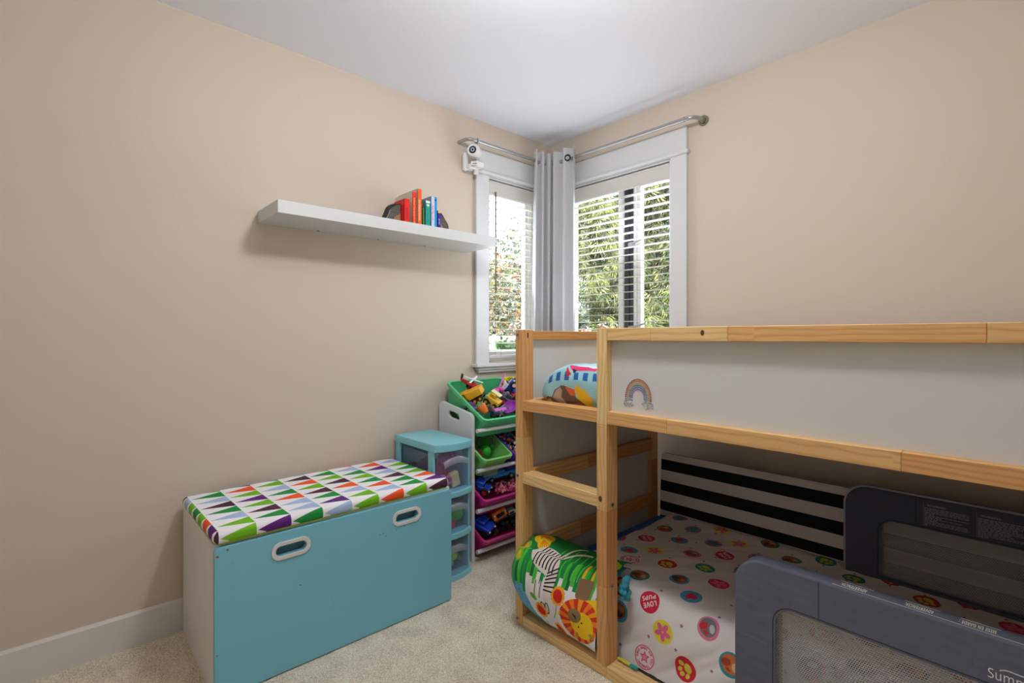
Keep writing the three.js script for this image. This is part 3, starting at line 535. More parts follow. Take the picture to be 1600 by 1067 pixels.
car('toy_fire_truck', 'red and blue toy truck at the green bin edge', inGreen(0.02, -0.01, 0.515), [0.2, 1.4, 0.2], 0xb51f2a, { L: 0.08, cabin: 0x243f9a, r: 0.016 });
{
  const t = toy('toy_scoop', 'pink and purple toy scoop at the front of the green bin', inGreen(0.105, 0.0, 0.645), [0, 1.35, 0.2]), p = tm(0xd66bd0);
  mesh('bowl', new THREE.LatheGeometry([[0.0, -0.02], [0.02, -0.018], [0.034, 0.0], [0.036, 0.012], [0.033, 0.012], [0.03, 0.0], [0.016, -0.013], [0, -0.015]].map(q => new THREE.Vector2(...q)), 28).scale(1.25, 1, 1).rotateZ(0.5).rotateX(0.7), std(0xb04bc6, 0.35, { side: THREE.DoubleSide }), t);
  mesh('handle', new THREE.CylinderGeometry(0.011, 0.022, 0.075, 16).rotateZ(-Math.PI / 2).translate(-0.065, 0, 0), p, t);
}
{
  const t = toy('toy_cone', 'orange toy bucket at the front corner of the green bin', inGreen(0.118, -0.005, 0.822), [0.4, 0, 0.6]);
  mesh('bucket', new THREE.LatheGeometry([[0, 0], [0.018, 0], [0.027, 0.045], [0.029, 0.047], [0.026, 0.047], [0.016, 0.003], [0, 0.003]].map(q => new THREE.Vector2(...q)), 24), std(0xf07a35, 0.4, { side: THREE.DoubleSide }), t);
  mesh('handle', new THREE.TorusGeometry(0.026, 0.002, 8, 24, Math.PI).translate(0, 0.045, 0), tm(0xd85a1c), t);
}
{
  const t = toy('toy_crane_arm', 'grey blue toy crane arm beside the orange bucket', inGreen(0.112, -0.012, 0.77), [0.2, 0.6, 0.3]);
  mesh('arm', [box(0.02, 0.06, 0.016, 0, 0.01, 0, 0.004), box(0.05, 0.016, 0.016, 0.015, -0.012, 0, 0.004)], tm(0x51586e), t);
  mesh('joint', cyl(0.012, 0.012, 0.022, 0, 0, 0).rotateX(Math.PI / 2), tm(0x2b2e3a), t);
}
{
  const t = toy('toy_pod', 'white toy pod with an orange shield shape in the green bin', inGreen(0.1, 0.01, 0.525), [0, -0.1, T + 0.5]);
  mesh('shell', ball(0.045, 0, 0, 0, 1, 0.7, 1), tm(0xaab6c6), t);
  const sh = new THREE.Shape(); sh.moveTo(0, -0.026); sh.quadraticCurveTo(0.028, -0.01, 0.026, 0.018); sh.lineTo(0, 0.024); sh.lineTo(-0.026, 0.018); sh.quadraticCurveTo(-0.028, -0.01, 0, -0.026);
  mesh('shield', extrude(sh, 0.004, 0.001).rotateY(Math.PI / 2).translate(0.041, 0, 0), tm(0xe8692a), t);
  const s2 = new THREE.Shape(); s2.absellipse(0, 0.002, 0.014, 0.013, 0, Math.PI * 2); mesh('shield_centre', extrude(s2, 0.002).rotateY(Math.PI / 2).translate(0.0455, 0, 0), tm(0xb9c6d6), t);
}
car('toy_buggy', 'dark grey toy buggy with red wheels in the green bin', inGreen(0.045, -0.035, 0.615), [0, 0.8, T], 0x50525c, { L: 0.085, hub: 0xd8354e, r: 0.02, cabin: 0x33353c });
car('toy_blue_car', 'blue toy car with big wheels in the yellow bin', inYellow(-0.05, -0.01, 0.42), [0, 0.6, T], 0x2348b4, { r: 0.024, hub: 0xcfd5dd });

[[0.06, 0.72, 0xb98a2c, 0.4], [-0.03, 0.66, 0xc9ccd2, 1.9], [0.09, 0.58, 0x2f8fb0, 0.9], [-0.08, 0.56, 0x8a8f98, 2.4], [0.03, 0.85, 0x7a5a9a, 1.2], [0.11, 0.72, 0x5a6a8a, 2.0]].forEach(([sx, z, col, a], i) => car('toy_minicar', ['ochre mini car low in the green bin', 'pale grey mini car low in the green bin', 'teal mini car low in the green bin', 'steel grey mini car at the back of the green bin', 'violet mini car by the side of the green bin', 'slate blue mini car at the front of the green bin'][i], inGreen(sx, -0.06, z), [0.1, a, T], col, { L: 0.075, W: 0.04, h: 0.024, r: 0.012 }));
// light green bin
{ const b = mesh(numbered('toy_ball'), ball(0.034, 0, 0, 0, 1, 1, 1, 28), tm(0x2fae2f, 0.2), scene); b.position.copy(inLime(0.065, -0.048, 0.775)); tag(b, 'glossy green ball in the light green bin', 'toy', 'toys in the rack bins'); }
{
  const t = toy('toy_boat', 'dark red faceted toy in the light green bin', inLime(0.085, -0.045, 0.845), [0, 0.3, T]);
  mesh('hull', new THREE.CylinderGeometry(0.034, 0.018, 0.035, 6), std(0xa8202c, 0.3, { flatShading: true }), t); mesh('deck', new THREE.CylinderGeometry(0.02, 0.03, 0.012, 6).translate(0, 0.022, 0), tm(0x6a2430), t);
}
{
  const t = toy('toy_hoop', 'grey purple toy hoop leaning behind the green ball', inLime(0.02, -0.03, 0.745), [0.2, 0.9, 0]);
  mesh('hoop', new THREE.TorusGeometry(0.042, 0.0055, 10, 32), tm(0x6d6484), t); mesh('ball_knob', ball(0.014, 0.03, -0.028, 0), tm(0x239d3a), t);
}
{
  const t = toy('toy_rocket', 'grey blue toy figure standing at the back of the light green bin', inLime(-0.05, -0.06, 0.83), [0.1, 0, T * 0.4]);
  mesh('body', [cyl(0.012, 0.018, 0.06, 0, 0.03, 0), ball(0.013, 0, 0.066, 0)], tm(0x5c7890), t); mesh('cap', cyl(0.004, 0.014, 0.02, 0, 0.084, 0), tm(0xcc6a3a), t);
}
// heap of tiny figures: small blocks, balls and limbs, too many and too small to count
function heap(label, at, s0, s1, z0, z1, n, colors, size, lift, cat = 'toy heap') {
  const geos = [new RoundedBoxGeometry(1, 0.8, 0.6, 1, 0.15), new THREE.SphereGeometry(0.5, 8, 6), new THREE.CylinderGeometry(0.3, 0.3, 1.2, 8)];
  const t = thing('small_toy_heap', label, cat, at(0, 0, (z0 + z1) / 2).toArray()), o = t.position.clone(), dm = new THREE.Object3D(), c = new THREE.Color();
  t.userData.kind = 'stuff';
  ['blocks', 'beads', 'limbs'].forEach((nm, k) => {
    const im = new THREE.InstancedMesh(geos[k], std(0xffffff, 0.35), n); im.name = nm; im.castShadow = im.receiveShadow = true; im.userData.kind = 'stuff';
    for (let i = 0; i < n; i++) {
      const p = at(rr(s0, s1), lift + rr(-0.022, 0.012), rr(z0, z1)).sub(o);
      dm.position.copy(p); dm.rotation.set(rr(0, 6), rr(0, 6), rr(0, 6)); dm.scale.setScalar(size * rr(0.6, 1.25)); dm.updateMatrix(); im.setMatrixAt(i, dm.matrix); im.setColorAt(i, c.set(colors[Math.floor(rnd() * colors.length)]));
    }
    t.add(im);
  });
}
heap('jumble of tiny coloured figures filling the purple bin', inPurple, -0.12, 0.12, 0.505, 0.652, 90, [0x1b1c22, 0x2a5fb8, 0xd23a3a, 0xe6e4df, 0x8a3fc4, 0xd9963a, 0x2d8a6a, 0x16171c, 0xe08a9a, 0x3fa0d8], 0.017, -0.03);
heap('jumble of pink beads low in the magenta bin with blue trucks', inPink1, 0.06, 0.12, 0.54, 0.72, 45, [0xe05a86, 0xf08aa6, 0xc8283c, 0xe8a0b0], 0.014, -0.035);
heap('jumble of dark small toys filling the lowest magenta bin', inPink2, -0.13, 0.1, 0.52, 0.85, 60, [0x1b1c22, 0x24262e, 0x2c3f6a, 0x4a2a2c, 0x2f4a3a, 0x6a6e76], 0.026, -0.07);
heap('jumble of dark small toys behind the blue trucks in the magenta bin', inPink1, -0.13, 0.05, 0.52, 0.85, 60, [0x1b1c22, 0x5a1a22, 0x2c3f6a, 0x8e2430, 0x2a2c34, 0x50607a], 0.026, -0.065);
// third row
car('toy_racer', 'dark blue toy monster truck in the magenta bin', inPink1(0.085, -0.03, 0.83), [0.3, 0.5, T], 0x1a3fb4, { L: 0.1, r: 0.024, hub: 0xc92a30, cabin: 0x1c52d0 });
car('toy_hauler', 'bright sky blue toy hauler lying across the magenta bin', inPink1(0.05, -0.012, 0.68), [0, 1.35, 0.1], 0x2a96de, { L: 0.2, W: 0.06, h: 0.022, bed: 0xaab4bc, r: 0.014, cabin: 0x1f7fd0 });
car('toy_engine', 'dark red and grey toy engine at the back of the magenta bin', inPink1(-0.06, 0.0, 0.59), [0, 1.1, 0.1], 0x8e1a26, { L: 0.15, W: 0.07, h: 0.04, cabin: 0x56606e, bar: 0x4d6270, r: 0.02 });
{
  const t = toy('toy_case', 'dark red toy case at the back of the magenta bin', inPink1(-0.05, -0.06, 0.76), [0, 0.5, T]);
  mesh('case', box(0.12, 0.05, 0.09, 0, 0.025, 0, 0.006), tm(0x5f1a20), t); mesh('clasp', box(0.004, 0.014, 0.03, 0.061, 0.03, 0), tm(0xb8bcc2), t);
}
// lowest row
car('toy_sedan', 'royal blue toy car in the lowest magenta bin', inPink2(0.085, -0.03, 0.815), [0.25, 0.35, T + 0.05], 0x1a3cc0, { L: 0.11, W: 0.075, h: 0.032, r: 0.018, cabin: 0x1b44cc, hub: 0x20242c });
car('toy_orange_truck', 'orange toy truck with black grille tilted in the lowest bin', inPink2(0.07, -0.01, 0.70), [0.35, -0.2, 0.25], 0xf0761c, { L: 0.12, W: 0.085, h: 0.045, r: 0.02, cabin: 0xf0761c, back: 0.18, grille: 0x0e0e10 });
car('toy_motorbike', 'white and black toy buggy in the lowest bin', inPink2(0.06, 0.0, 0.60), [0.5, -0.5, 0.2], 0xe6e6e4, { L: 0.12, W: 0.05, h: 0.022, r: 0.024, hub: 0xe8eaec, cabin: 0x20232a, glass: 0x4f7aa8 });
car('toy_tractor', 'black and brown toy tractor at the back of the lowest bin', inPink2(-0.03, -0.02, 0.54), [0, -0.4, T], 0x1d1e22, { L: 0.1, r: 0.022, cabin: 0xc97a3c });

// ------------------------------------------------------------------ loft bed
const B = { x0: 0.846, x1: 2.936, z0: 0.11, z1: 1.10, top: 1.17 };
{
  const o = [B.x0, 0, B.z0];
  const t = thing('loft_bed', 'low pine loft bed with white panels and a short ladder', 'bed', o);
  const X = B.x0, Z = B.z0, L = g => (Array.isArray(g) ? g.map(clean) : [clean(g)]).map(q => q.translate(-X, 0, -Z));
  const tim = (name, a, axis, cuts, board) => mesh(name, L(timber(...a, axis, cuts, board)), pine, t);
  const P = 0.04, q = 0.062;                        // post width and depth
  tim('post', [X, X + P, 0, B.top, B.z1 - q, B.z1], 1, [0.255, 0.742], 4);
  tim('ladder_post', [1.252, 1.294, 0.04, B.top + 0.003, B.z1 - q, B.z1], 1, [0.30, 0.555, 0.845], 2);
  tim('post', [B.x1 - P, B.x1, 0, B.top, B.z1 - q, B.z1], 1, [0.5], 1);
  tim('post', [X, X + P, 0, B.top, Z, Z + q], 1, [0.5], 5);
  tim('post', [B.x1 - P, B.x1, 0, B.top, Z, Z + q], 1, [0.6], 0);
  const front = [B.z1 - q, B.z1 - 0.001];
  tim('base_rail', [X + P, B.x1 - P, 0.001, 0.04, ...front], 0, [0.955, 1.292, 1.7, 2.3], 3);
  tim('rung', [X + P, 1.252, 0.85, 0.891, ...front], 0, [], 2);
  tim('rung', [X + P, 1.252, 0.564, 0.605, ...front], 0, [], 1);
  tim('lower_rail', [1.294, B.x1 - P, 0.85, 0.893, ...front], 0, [1.515, 2.08, 2.6], 4);
  tim('guard_rail', [1.294, B.x1 - P, 1.13, 1.172, ...front], 0, [1.46, 1.70, 2.215], 6);
  // left end, seen through the ladder
  tim('end_rail', [X, X + P, 1.13, 1.166, Z + q, B.z1 - q], 2, [0.6], 2);
  tim('end_rail', [X, X + P, 0.85, 0.89, Z + q, B.z1 - q], 2, [], 0);
  tim('end_slat', [X + P - 0.012, X + P + 0.008, 0.555, 0.615, Z + q, B.z1 - q], 2, [0.7], 5);
  tim('end_slat', [X + P - 0.012, X + P + 0.008, 0.27, 0.328, Z + q, B.z1 - q], 2, [0.6, 0.75], 2);
  mesh('panel', L(ext(X + 0.014, X + 0.022, 0.892, 1.13, Z + q, B.z1 - q)), panelWhite, t);
  mesh('panel', L(ext(X + 0.012, X + 0.020, 0.06, 0.85, Z + q, B.z1 - q)), panelWhite, t);
  mesh('panel', L(ext(1.294, B.x1 - P, 0.893, 1.13, B.z1 - 0.036, B.z1 - 0.028)), panelWhite, t);
  // far end, back, deck
  tim('end_rail', [B.x1 - P, B.x1, 1.13, 1.166, Z + q, B.z1 - q], 2, [], 1);
  tim('end_rail', [B.x1 - P, B.x1, 0.85, 0.89, Z + q, B.z1 - q], 2, [], 1);
  mesh('panel', L(ext(B.x1 - 0.024, B.x1 - 0.016, 0.892, 1.13, Z + q, B.z1 - q)), panelWhite, t);
  tim('back_rail', [X + P, B.x1 - P, 1.12, 1.16, Z, Z + 0.03], 0, [1.5, 2.2], 3);
  tim('back_rail', [X + P, B.x1 - P, 0.85, 0.89, Z, Z + 0.03], 0, [1.4, 2.3], 1);
  mesh('panel', L(ext(X + P, B.x1 - P, 0.892, 1.12, Z + 0.012, Z + 0.02)), panelWhite, t);
  mesh('deck', L(ext(X + P, B.x1 - P, 0.852, 0.868, Z + 0.03, B.z1 - q)), std(0xcfb189, 0.6), t);
  // bolts and slot
  const bolt = (x, y, z, ax) => { const g = cyl(0.0065, 0.0065, 0.004, 0, 0, 0, 16), h = cyl(0.0028, 0.0028, 0.0045, 0, 0, 0, 6); for (const k of [g, h]) { ax === 'z' ? k.rotateX(Math.PI / 2) : k.rotateZ(Math.PI / 2); k.translate(x - X, y, z - Z); } const b = mesh('bolt', g, boltMat, t); mesh('socket', h, black, b); };
  for (const y of [1.15, 0.59, 0.022]) bolt(X + 0.014, y, B.z1 + 0.001, 'z');
  for (const y of [0.87, 0.575, 0.3]) bolt(1.294 + 0.001, y, B.z1 - 0.03, 'x');
  mesh('peg_slot', L(extrude(roundRect(0.006, 0.022, 0.0029), 0.001).rotateY(Math.PI / 2).translate(X + P + 0.0002, 1.148, B.z1 - 0.03)), std(0x4a2d16, 0.8), t);
  // knots
  for (const [x, y, z, s] of [[1.268, 0.595, B.z1 + 0.0002, 1], [1.628, 1.154, B.z1 - 0.0006, 0.8]]) mesh('knot', L([new THREE.CircleGeometry(0.008 * s, 20).scale(0.9, 1.3, 1).translate(x, y, z)]), std(0x5d351a, 0.6), t);
}
// ------------------------------------------------------------------ mattress, fitted sheet, striped bolster
const MT = 0.25;
tag(mesh('mattress', box(1.96, 0.182, 0.735, 1.905, 0.145, 0.5475, 0.03, 4), std(0x1d5fae, 0.7), scene), 'blue mattress showing past the printed sheet by the bed end', 'mattress');
mesh('mattress_base', ext(0.92, 2.88, 0.002, 0.054, 0.2, 0.9), std(0x8a8378, 0.9), scene.getObjectByName('mattress'));
{
  const PX = 1000, W = 2000, HH = 1240;   // pixels per metre
  const tSheet = canvasTex(W, HH, (c) => {
    c.fillStyle = '#e9e3e2'; c.fillRect(0, 0, W, HH);
    const R = 36;
    const ringText = (str, r, size) => { c.font = `bold ${size}px sans-serif`; c.textAlign = 'center'; c.textBaseline = 'middle'; [...str].forEach((ch, i) => { const a = i / str.length * Math.PI * 2 - Math.PI / 2; c.save(); c.rotate(a + Math.PI / 2); c.fillText(ch, 0, -r); c.restore(); }); };
    const draw = {
      flower: (bg, fg) => { disc(c, 0, 0, R, R, bg); for (let i = 0; i < 5; i++) { const a = i * 1.2566 - 1.57; disc(c, 16 * Math.cos(a), 16 * Math.sin(a), 13, 8, fg, a); } },
      heart: () => { disc(c, 0, 0, R, R, '#4fa3c9'); c.fillStyle = '#d8224f'; c.beginPath(); c.moveTo(0, 22); c.bezierCurveTo(-34, -4, -20, -28, 0, -12); c.bezierCurveTo(20, -28, 34, -4, 0, 22); c.fill(); },
      words: (a, b) => { disc(c, 0, 0, R, R, '#d61f45'); c.fillStyle = '#f6eeee'; c.font = 'bold 21px sans-serif'; c.textAlign = 'center'; c.textBaseline = 'middle'; c.fillText(a, 0, -10, 54); c.fillText(b, 0, 12, 54); },
      paw: (bg, fg) => { disc(c, 0, 0, R, R, bg); disc(c, 0, 10, 15, 12, fg); disc(c, -19, -3, 7, 9, fg, -0.5); disc(c, -7, -17, 7, 9, fg); disc(c, 8, -17, 7, 9, fg); disc(c, 20, -3, 7, 9, fg, 0.5); },
      badge: () => { disc(c, 0, 0, R, R, '#d43c5e'); disc(c, 0, 0, R - 3, R - 3, '#efe6e6'); c.fillStyle = '#d43c5e'; ringText('TEAMWORK! THREE BARKS FOR YOU! ', 26.5, 11); star(c, 0, 0, 19, '#d43c5e'); star(c, 0, 0, 13, '#ef8fb0'); },
      plain: (rim, fill, second, dark) => { disc(c, 0, 0, R, R, rim); disc(c, 2, 1, R - 7, R - 9, fill); disc(c, -10, 8, 13, 9, second, 0.6); disc(c, 14, -8, 11, 15, dark, 0.4); disc(c, -6, -14, 9, 5, dark, -0.3); },
      pinkflower: () => draw.flower('#d9345c', '#ee6d93'),
    };
    const kinds = [() => draw.flower('#e3d83c', '#e7679f'), () => draw.heart(), () => draw.words('LOVE', 'PUPS'), () => draw.paw('#cf2238', '#ded34a'), () => draw.badge(), () => draw.plain('#2a8f92', '#b8663a', '#d9a878', '#6a3a22'), () => draw.plain('#e07a9a', '#77757a', '#c9c6c6', '#c92a2e'), () => draw.flower('#c779b4', '#1f8f8c'), () => draw.pinkflower(), () => draw.plain('#2f8f9e', '#c9743c', '#e0b080', '#a8442a'), () => draw.paw('#1f8f8c', '#cdd34a'), () => draw.plain('#4aa0c8', '#8a5230', '#b87848', '#1c2238')];
    const put = (x, s, f) => { c.save(); c.translate((x - 0.95) * PX, s * PX); c.rotate(Math.PI + 0.9 * Math.sin(x * 37 + s * 61)); f(); c.restore(); };
    // motifs read off the photograph: row distance from the back edge, x, kind
    const rows = [[0.243, 1.318, 7], [0.322, 1.202, 1], [0.403, 1.092, 2], [0.403, 1.304, 6], [0.486, 1.181, 0], [0.486, 1.40, 10], [0.565, 1.286, 3], [0.565, 1.49, 8], [0.64, 1.166, 4], [0.64, 1.378, 11], [0.718, 1.262, 5], [0.718, 1.466, 1], [0.813, 1.36, 2], [0.813, 1.568, 6], [0.885, 1.25, 11], [0.885, 1.425, 0], [0.885, 1.65, 9], [0.962, 1.51, 3], [0.99, 1.365, 4]];
    for (let k = 0; k < 14; k++) for (let i = 0; i < 12; i++) {
      const s = 0.005 + k * 0.0795, x = 0.962 + i * 0.208 + (k % 2) * 0.104 + 0.006 * k;
      if (rows.some(r => Math.hypot(r[0] - s, r[1] - x) < 0.085)) continue;
      put(x, s, kinds[(i * 5 + k * 7) % 12]);
    }
    rows.forEach(([s, x, k]) => put(x, s, kinds[k]));
    for (let k = 0; k < 15; k++) for (let i = 0; i < 24; i++) { const s = 0.045 + k * 0.0795 + rr(-0.008, 0.008), x = 0.962 + i * 0.104 + rr(-0.01, 0.01); const p = [(x - 0.95) * PX, s * PX]; if (!rows.some(r => Math.hypot(r[0] - s, r[1] - x) < 0.045)) star(c, p[0], p[1], 7, '#9a5f93'); }
  });
  const path = [[0.162, MT - 0.03], [0.175, MT + 0.004], [0.3, MT + 0.006], [0.5, MT + 0.006], [0.7, MT + 0.006], [0.875, MT + 0.003], [0.93, MT - 0.012], [0.96, MT - 0.06], [0.972, 0.14], [0.98, 0.07], [0.998, 0.02]].map(p => V(0, p[1], p[0]));
  const curve = new THREE.CatmullRomCurve3(path), len = curve.getLength();
  const g = sheet((u, v) => {
    const p = curve.getPointAt(v), x = 0.975 + 1.9 * u;
    const tug = 0.006 * noise(x * 6, v * 7) + 0.004 * noise(x * 16 + v * 20, v * 5, 2.2) + (v > 0.75 ? 0.009 * (v - 0.75) * 4 * noise(x * 24 + v * 30, v * 4, 8) : 0);
    const edge = u < 0.02 ? (0.02 - u) * 1.6 : 0;
    return [x + 0.02 * noise(v * 5, 1.3) * (u < 0.1 ? 1 - u * 10 : 0), p.y + Math.max(tug, -0.0035) - edge * (v < 0.7 ? 1 : 0), p.z + (v > 0.6 ? tug : 0)];
  }, 260, 150, (u, v) => [(0.975 + 1.9 * u - 0.95) / 2, 1 - (v * len) / 1.24]);
  tag(mesh('fitted_sheet', g, std(0xffffff, 0.85, { map: tSheet, side: THREE.DoubleSide }), scene), 'white sheet printed with pink, red and teal round badges', 'sheet');
}
{ // striped bolster against the wall side
  const t = thing('striped_bolster', 'black and white striped cushion standing along the wall inside the bed', 'cushion', [1.88, 0.2, 0.145]);
  const stripes = canvasTex(16, 512, (c, w, h) => { for (let i = 0; i < 10; i++) { c.fillStyle = i % 2 ? '#0c0e14' : '#e4ddda'; c.fillRect(0, [0, 42, 120, 198, 276, 354, 420, 460, 490, 505][i], 16, 512); } });
  const g = clean(new RoundedBoxGeometry(1.9, 0.345, 0.05, 4, 0.02)), p = g.attributes.position, uv = g.attributes.uv;
  for (let i = 0; i < p.count; i++) { const x = p.getX(i), y = p.getY(i); uv.setXY(i, 0.5, (y + 0.1725) / 0.345); p.setXYZ(i, x, y + 0.1725 + 0.004 * noise(x * 4, 0.5), p.getZ(i) + 0.005 * noise(x * 3, y * 5) + 0.016 * (0.5 - (y + 0.17) / 0.345)); }
  mesh('cover', g, std(0xffffff, 0.9, { map: stripes }), t);
}
// ------------------------------------------------------------------ bed guards
{
  const tFold = dataTex(256, 256, (x, y) => 128 + 70 * noise(x / 26, y / 60) + 50 * noise(x / 60, y / 22, 5)), fabric = std(0x5f6474, 0.7, { bumpMap: rep(tFold, 4, 4), bumpScale: 0.006 }), fabricDark = std(0x4f5468, 0.75, { bumpMap: tFold, bumpScale: 0.006 }), piping = std(0xb9b4c8, 0.7);
  const tNet = canvasTex(64, 64, (c) => { c.fillStyle = '#000'; c.fillRect(0, 0, 64, 64); c.fillStyle = '#fff'; for (let j = 0; j < 2; j++) { c.fillRect(0, j * 32, 64, 17); for (let i = 0; i < 2; i++) c.fillRect(i * 32 + (j % 2) * 16, j * 32, 11, 32); } }, { colorSpace: THREE.NoColorSpace });
  const net = std(0xb3b2b6, 0.8, { alphaMap: tNet, transparent: true, side: THREE.DoubleSide });
  rep(tNet, 1 / 0.0105, 1 / 0.0105);
  const words = (w, h, draw) => std(0xffffff, 0.7, { transparent: true, map: canvasTex(w, h, (c) => { c.clearRect(0, 0, w, h); draw(c); }) });
  function guard(label, x0, y0, z, L, Hh, opt) {
    const t = thing('bed_guard', label, 'bed guard', [x0, y0, z]);
    const s = new THREE.Shape(), r = 0.075; s.moveTo(0, 0); s.lineTo(0, Hh - r); s.absarc(r, Hh - r, r, Math.PI, Math.PI / 2, true); s.lineTo(L - r, Hh); s.absarc(L - r, Hh - r, r, Math.PI / 2, 0, true); s.lineTo(L, 0); s.closePath();
    const a = 0.103, top = Hh - 0.1, q = 0.05, b = opt.low, h = new THREE.Path(); h.moveTo(a, b); h.lineTo(a, top - q); h.absarc(a + q, top - q, q, Math.PI, Math.PI / 2, true); h.lineTo(L - a - q, top); h.absarc(L - a - q, top - q, q, Math.PI / 2, 0, true); h.lineTo(L - a, b); h.closePath(); s.holes.push(h);
    const g = extrude(s, 0.04, 0.006).translate(0, 0, -0.028), p = g.attributes.position;
    mesh('cover', g, opt.fabric, t);
    const hs = new THREE.Shape(h.getPoints(10)); const ng = new THREE.ShapeGeometry(hs); mesh('net', ng, net, t);
    mesh('seam', [ext(0.211, 0.2125, top - 0.002, Hh - 0.004, 0.0155, 0.0185)], std(0x20232b, 0.8), t);
    const edge = []; for (const pt of h.getPoints(10)) edge.push(V(pt.x, pt.y, 0.016)); mesh('net_binding', new THREE.TubeGeometry(new THREE.CatmullRomCurve3(edge, true, 'catmullrom', 0.05), 160, 0.0028, 6, true), std(0x2a2d36, 0.8), t);
    return t;
  }
  const f = guard('grey mesh bed guard with white lettering along the open side', 1.69, 0.06, 1.016, 1.16, 0.468, { low: 0.03, fabric });
  // wrinkled lettering on the top edge reads from inside the bed
  const topText = (str, x, w, h = 0.036) => mesh('warning_print', new THREE.PlaneGeometry(w, h).rotateX(-Math.PI / 2).rotateY(Math.PI).translate(x, 0.4685, -0.009), words(512, 64, (c) => { c.fillStyle = '#e8ebdc'; c.font = 'bold 44px sans-serif'; c.textBaseline = 'middle'; c.textAlign = 'center'; c.fillText(str, 256, 22, 500); c.fillRect(60, 50, 380, 5); }), f);
  topText('⚠ ADVERTENCIA:', 0.285, 0.09); topText('⚠ ADVERTENCIA:', 0.41, 0.085); topText('⚠ MISE EN GARDE :', 0.507, 0.085);
  mesh('edge_line', ext(0.24, 0.9, 0.4682, 0.4688, 0.0125, 0.0135), std(0xdfe2dc, 0.7), f);
  mesh('logo_print', new THREE.PlaneGeometry(0.1, 0.042).translate(0.56, 0.397, 0.0184), words(512, 160, (c) => { c.fillStyle = '#e6e7ea'; c.font = '104px sans-serif'; c.textBaseline = 'alphabetic'; c.textAlign = 'center'; c.fillText('Summer', 256, 140, 480); c.strokeStyle = '#e6e7ea'; c.lineWidth = 8; c.beginPath(); c.moveTo(150, 62); c.bezierCurveTo(210, 20, 300, 60, 350, 40); c.stroke(); star(c, 372, 34, 26, '#e6e7ea', 7, 0.5); }), f);
  const k = guard('dark grey mesh bed guard with warning labels along the wall side', 1.765, 0.235, 0.225, 1.1, 0.35, { low: 0.035, fabric: fabricDark });
  const pip = []; for (let i = 0; i <= 10; i++) pip.push(V(-0.002, i / 10 * 0.275, 0.008)); for (let i = 1; i <= 10; i++) { const a = Math.PI - i / 10 * Math.PI / 2; pip.push(V(0.075 + 0.077 * Math.cos(a), 0.275 + 0.077 * Math.sin(a), 0.008)); }
  for (let i = 1; i < 10; i++) pip.push(V(0.075 + i * 0.1, 0.352, 0.008));
  mesh('piping', new THREE.TubeGeometry(new THREE.CatmullRomCurve3(pip), 120, 0.005, 8), piping, k);
  [['⚠ WARNING:', 0.25], ['⚠ WARNING:', 0.385], ['⚠ MISE EN GARDE :', 0.52]].forEach(([str, x]) => mesh('warning_label', new THREE.PlaneGeometry(0.125, 0.08).translate(x + 0.045, 0.294, 0.0184), words(512, 360, (c) => {
    c.fillStyle = '#b9bccb'; c.font = 'bold 40px sans-serif'; c.fillText(str, 12, 44, 480); for (let j = 0; j < 13; j++) { let xx = 12; while (xx < 470) { const ww = rr(14, 60); c.fillRect(xx, 68 + j * 22, Math.min(ww, 480 - xx), 9); xx += ww + 8; if (j > 2 && rnd() < 0.06) break; } } c.fillRect(0, 0, 3, 360);
  }), k));
}
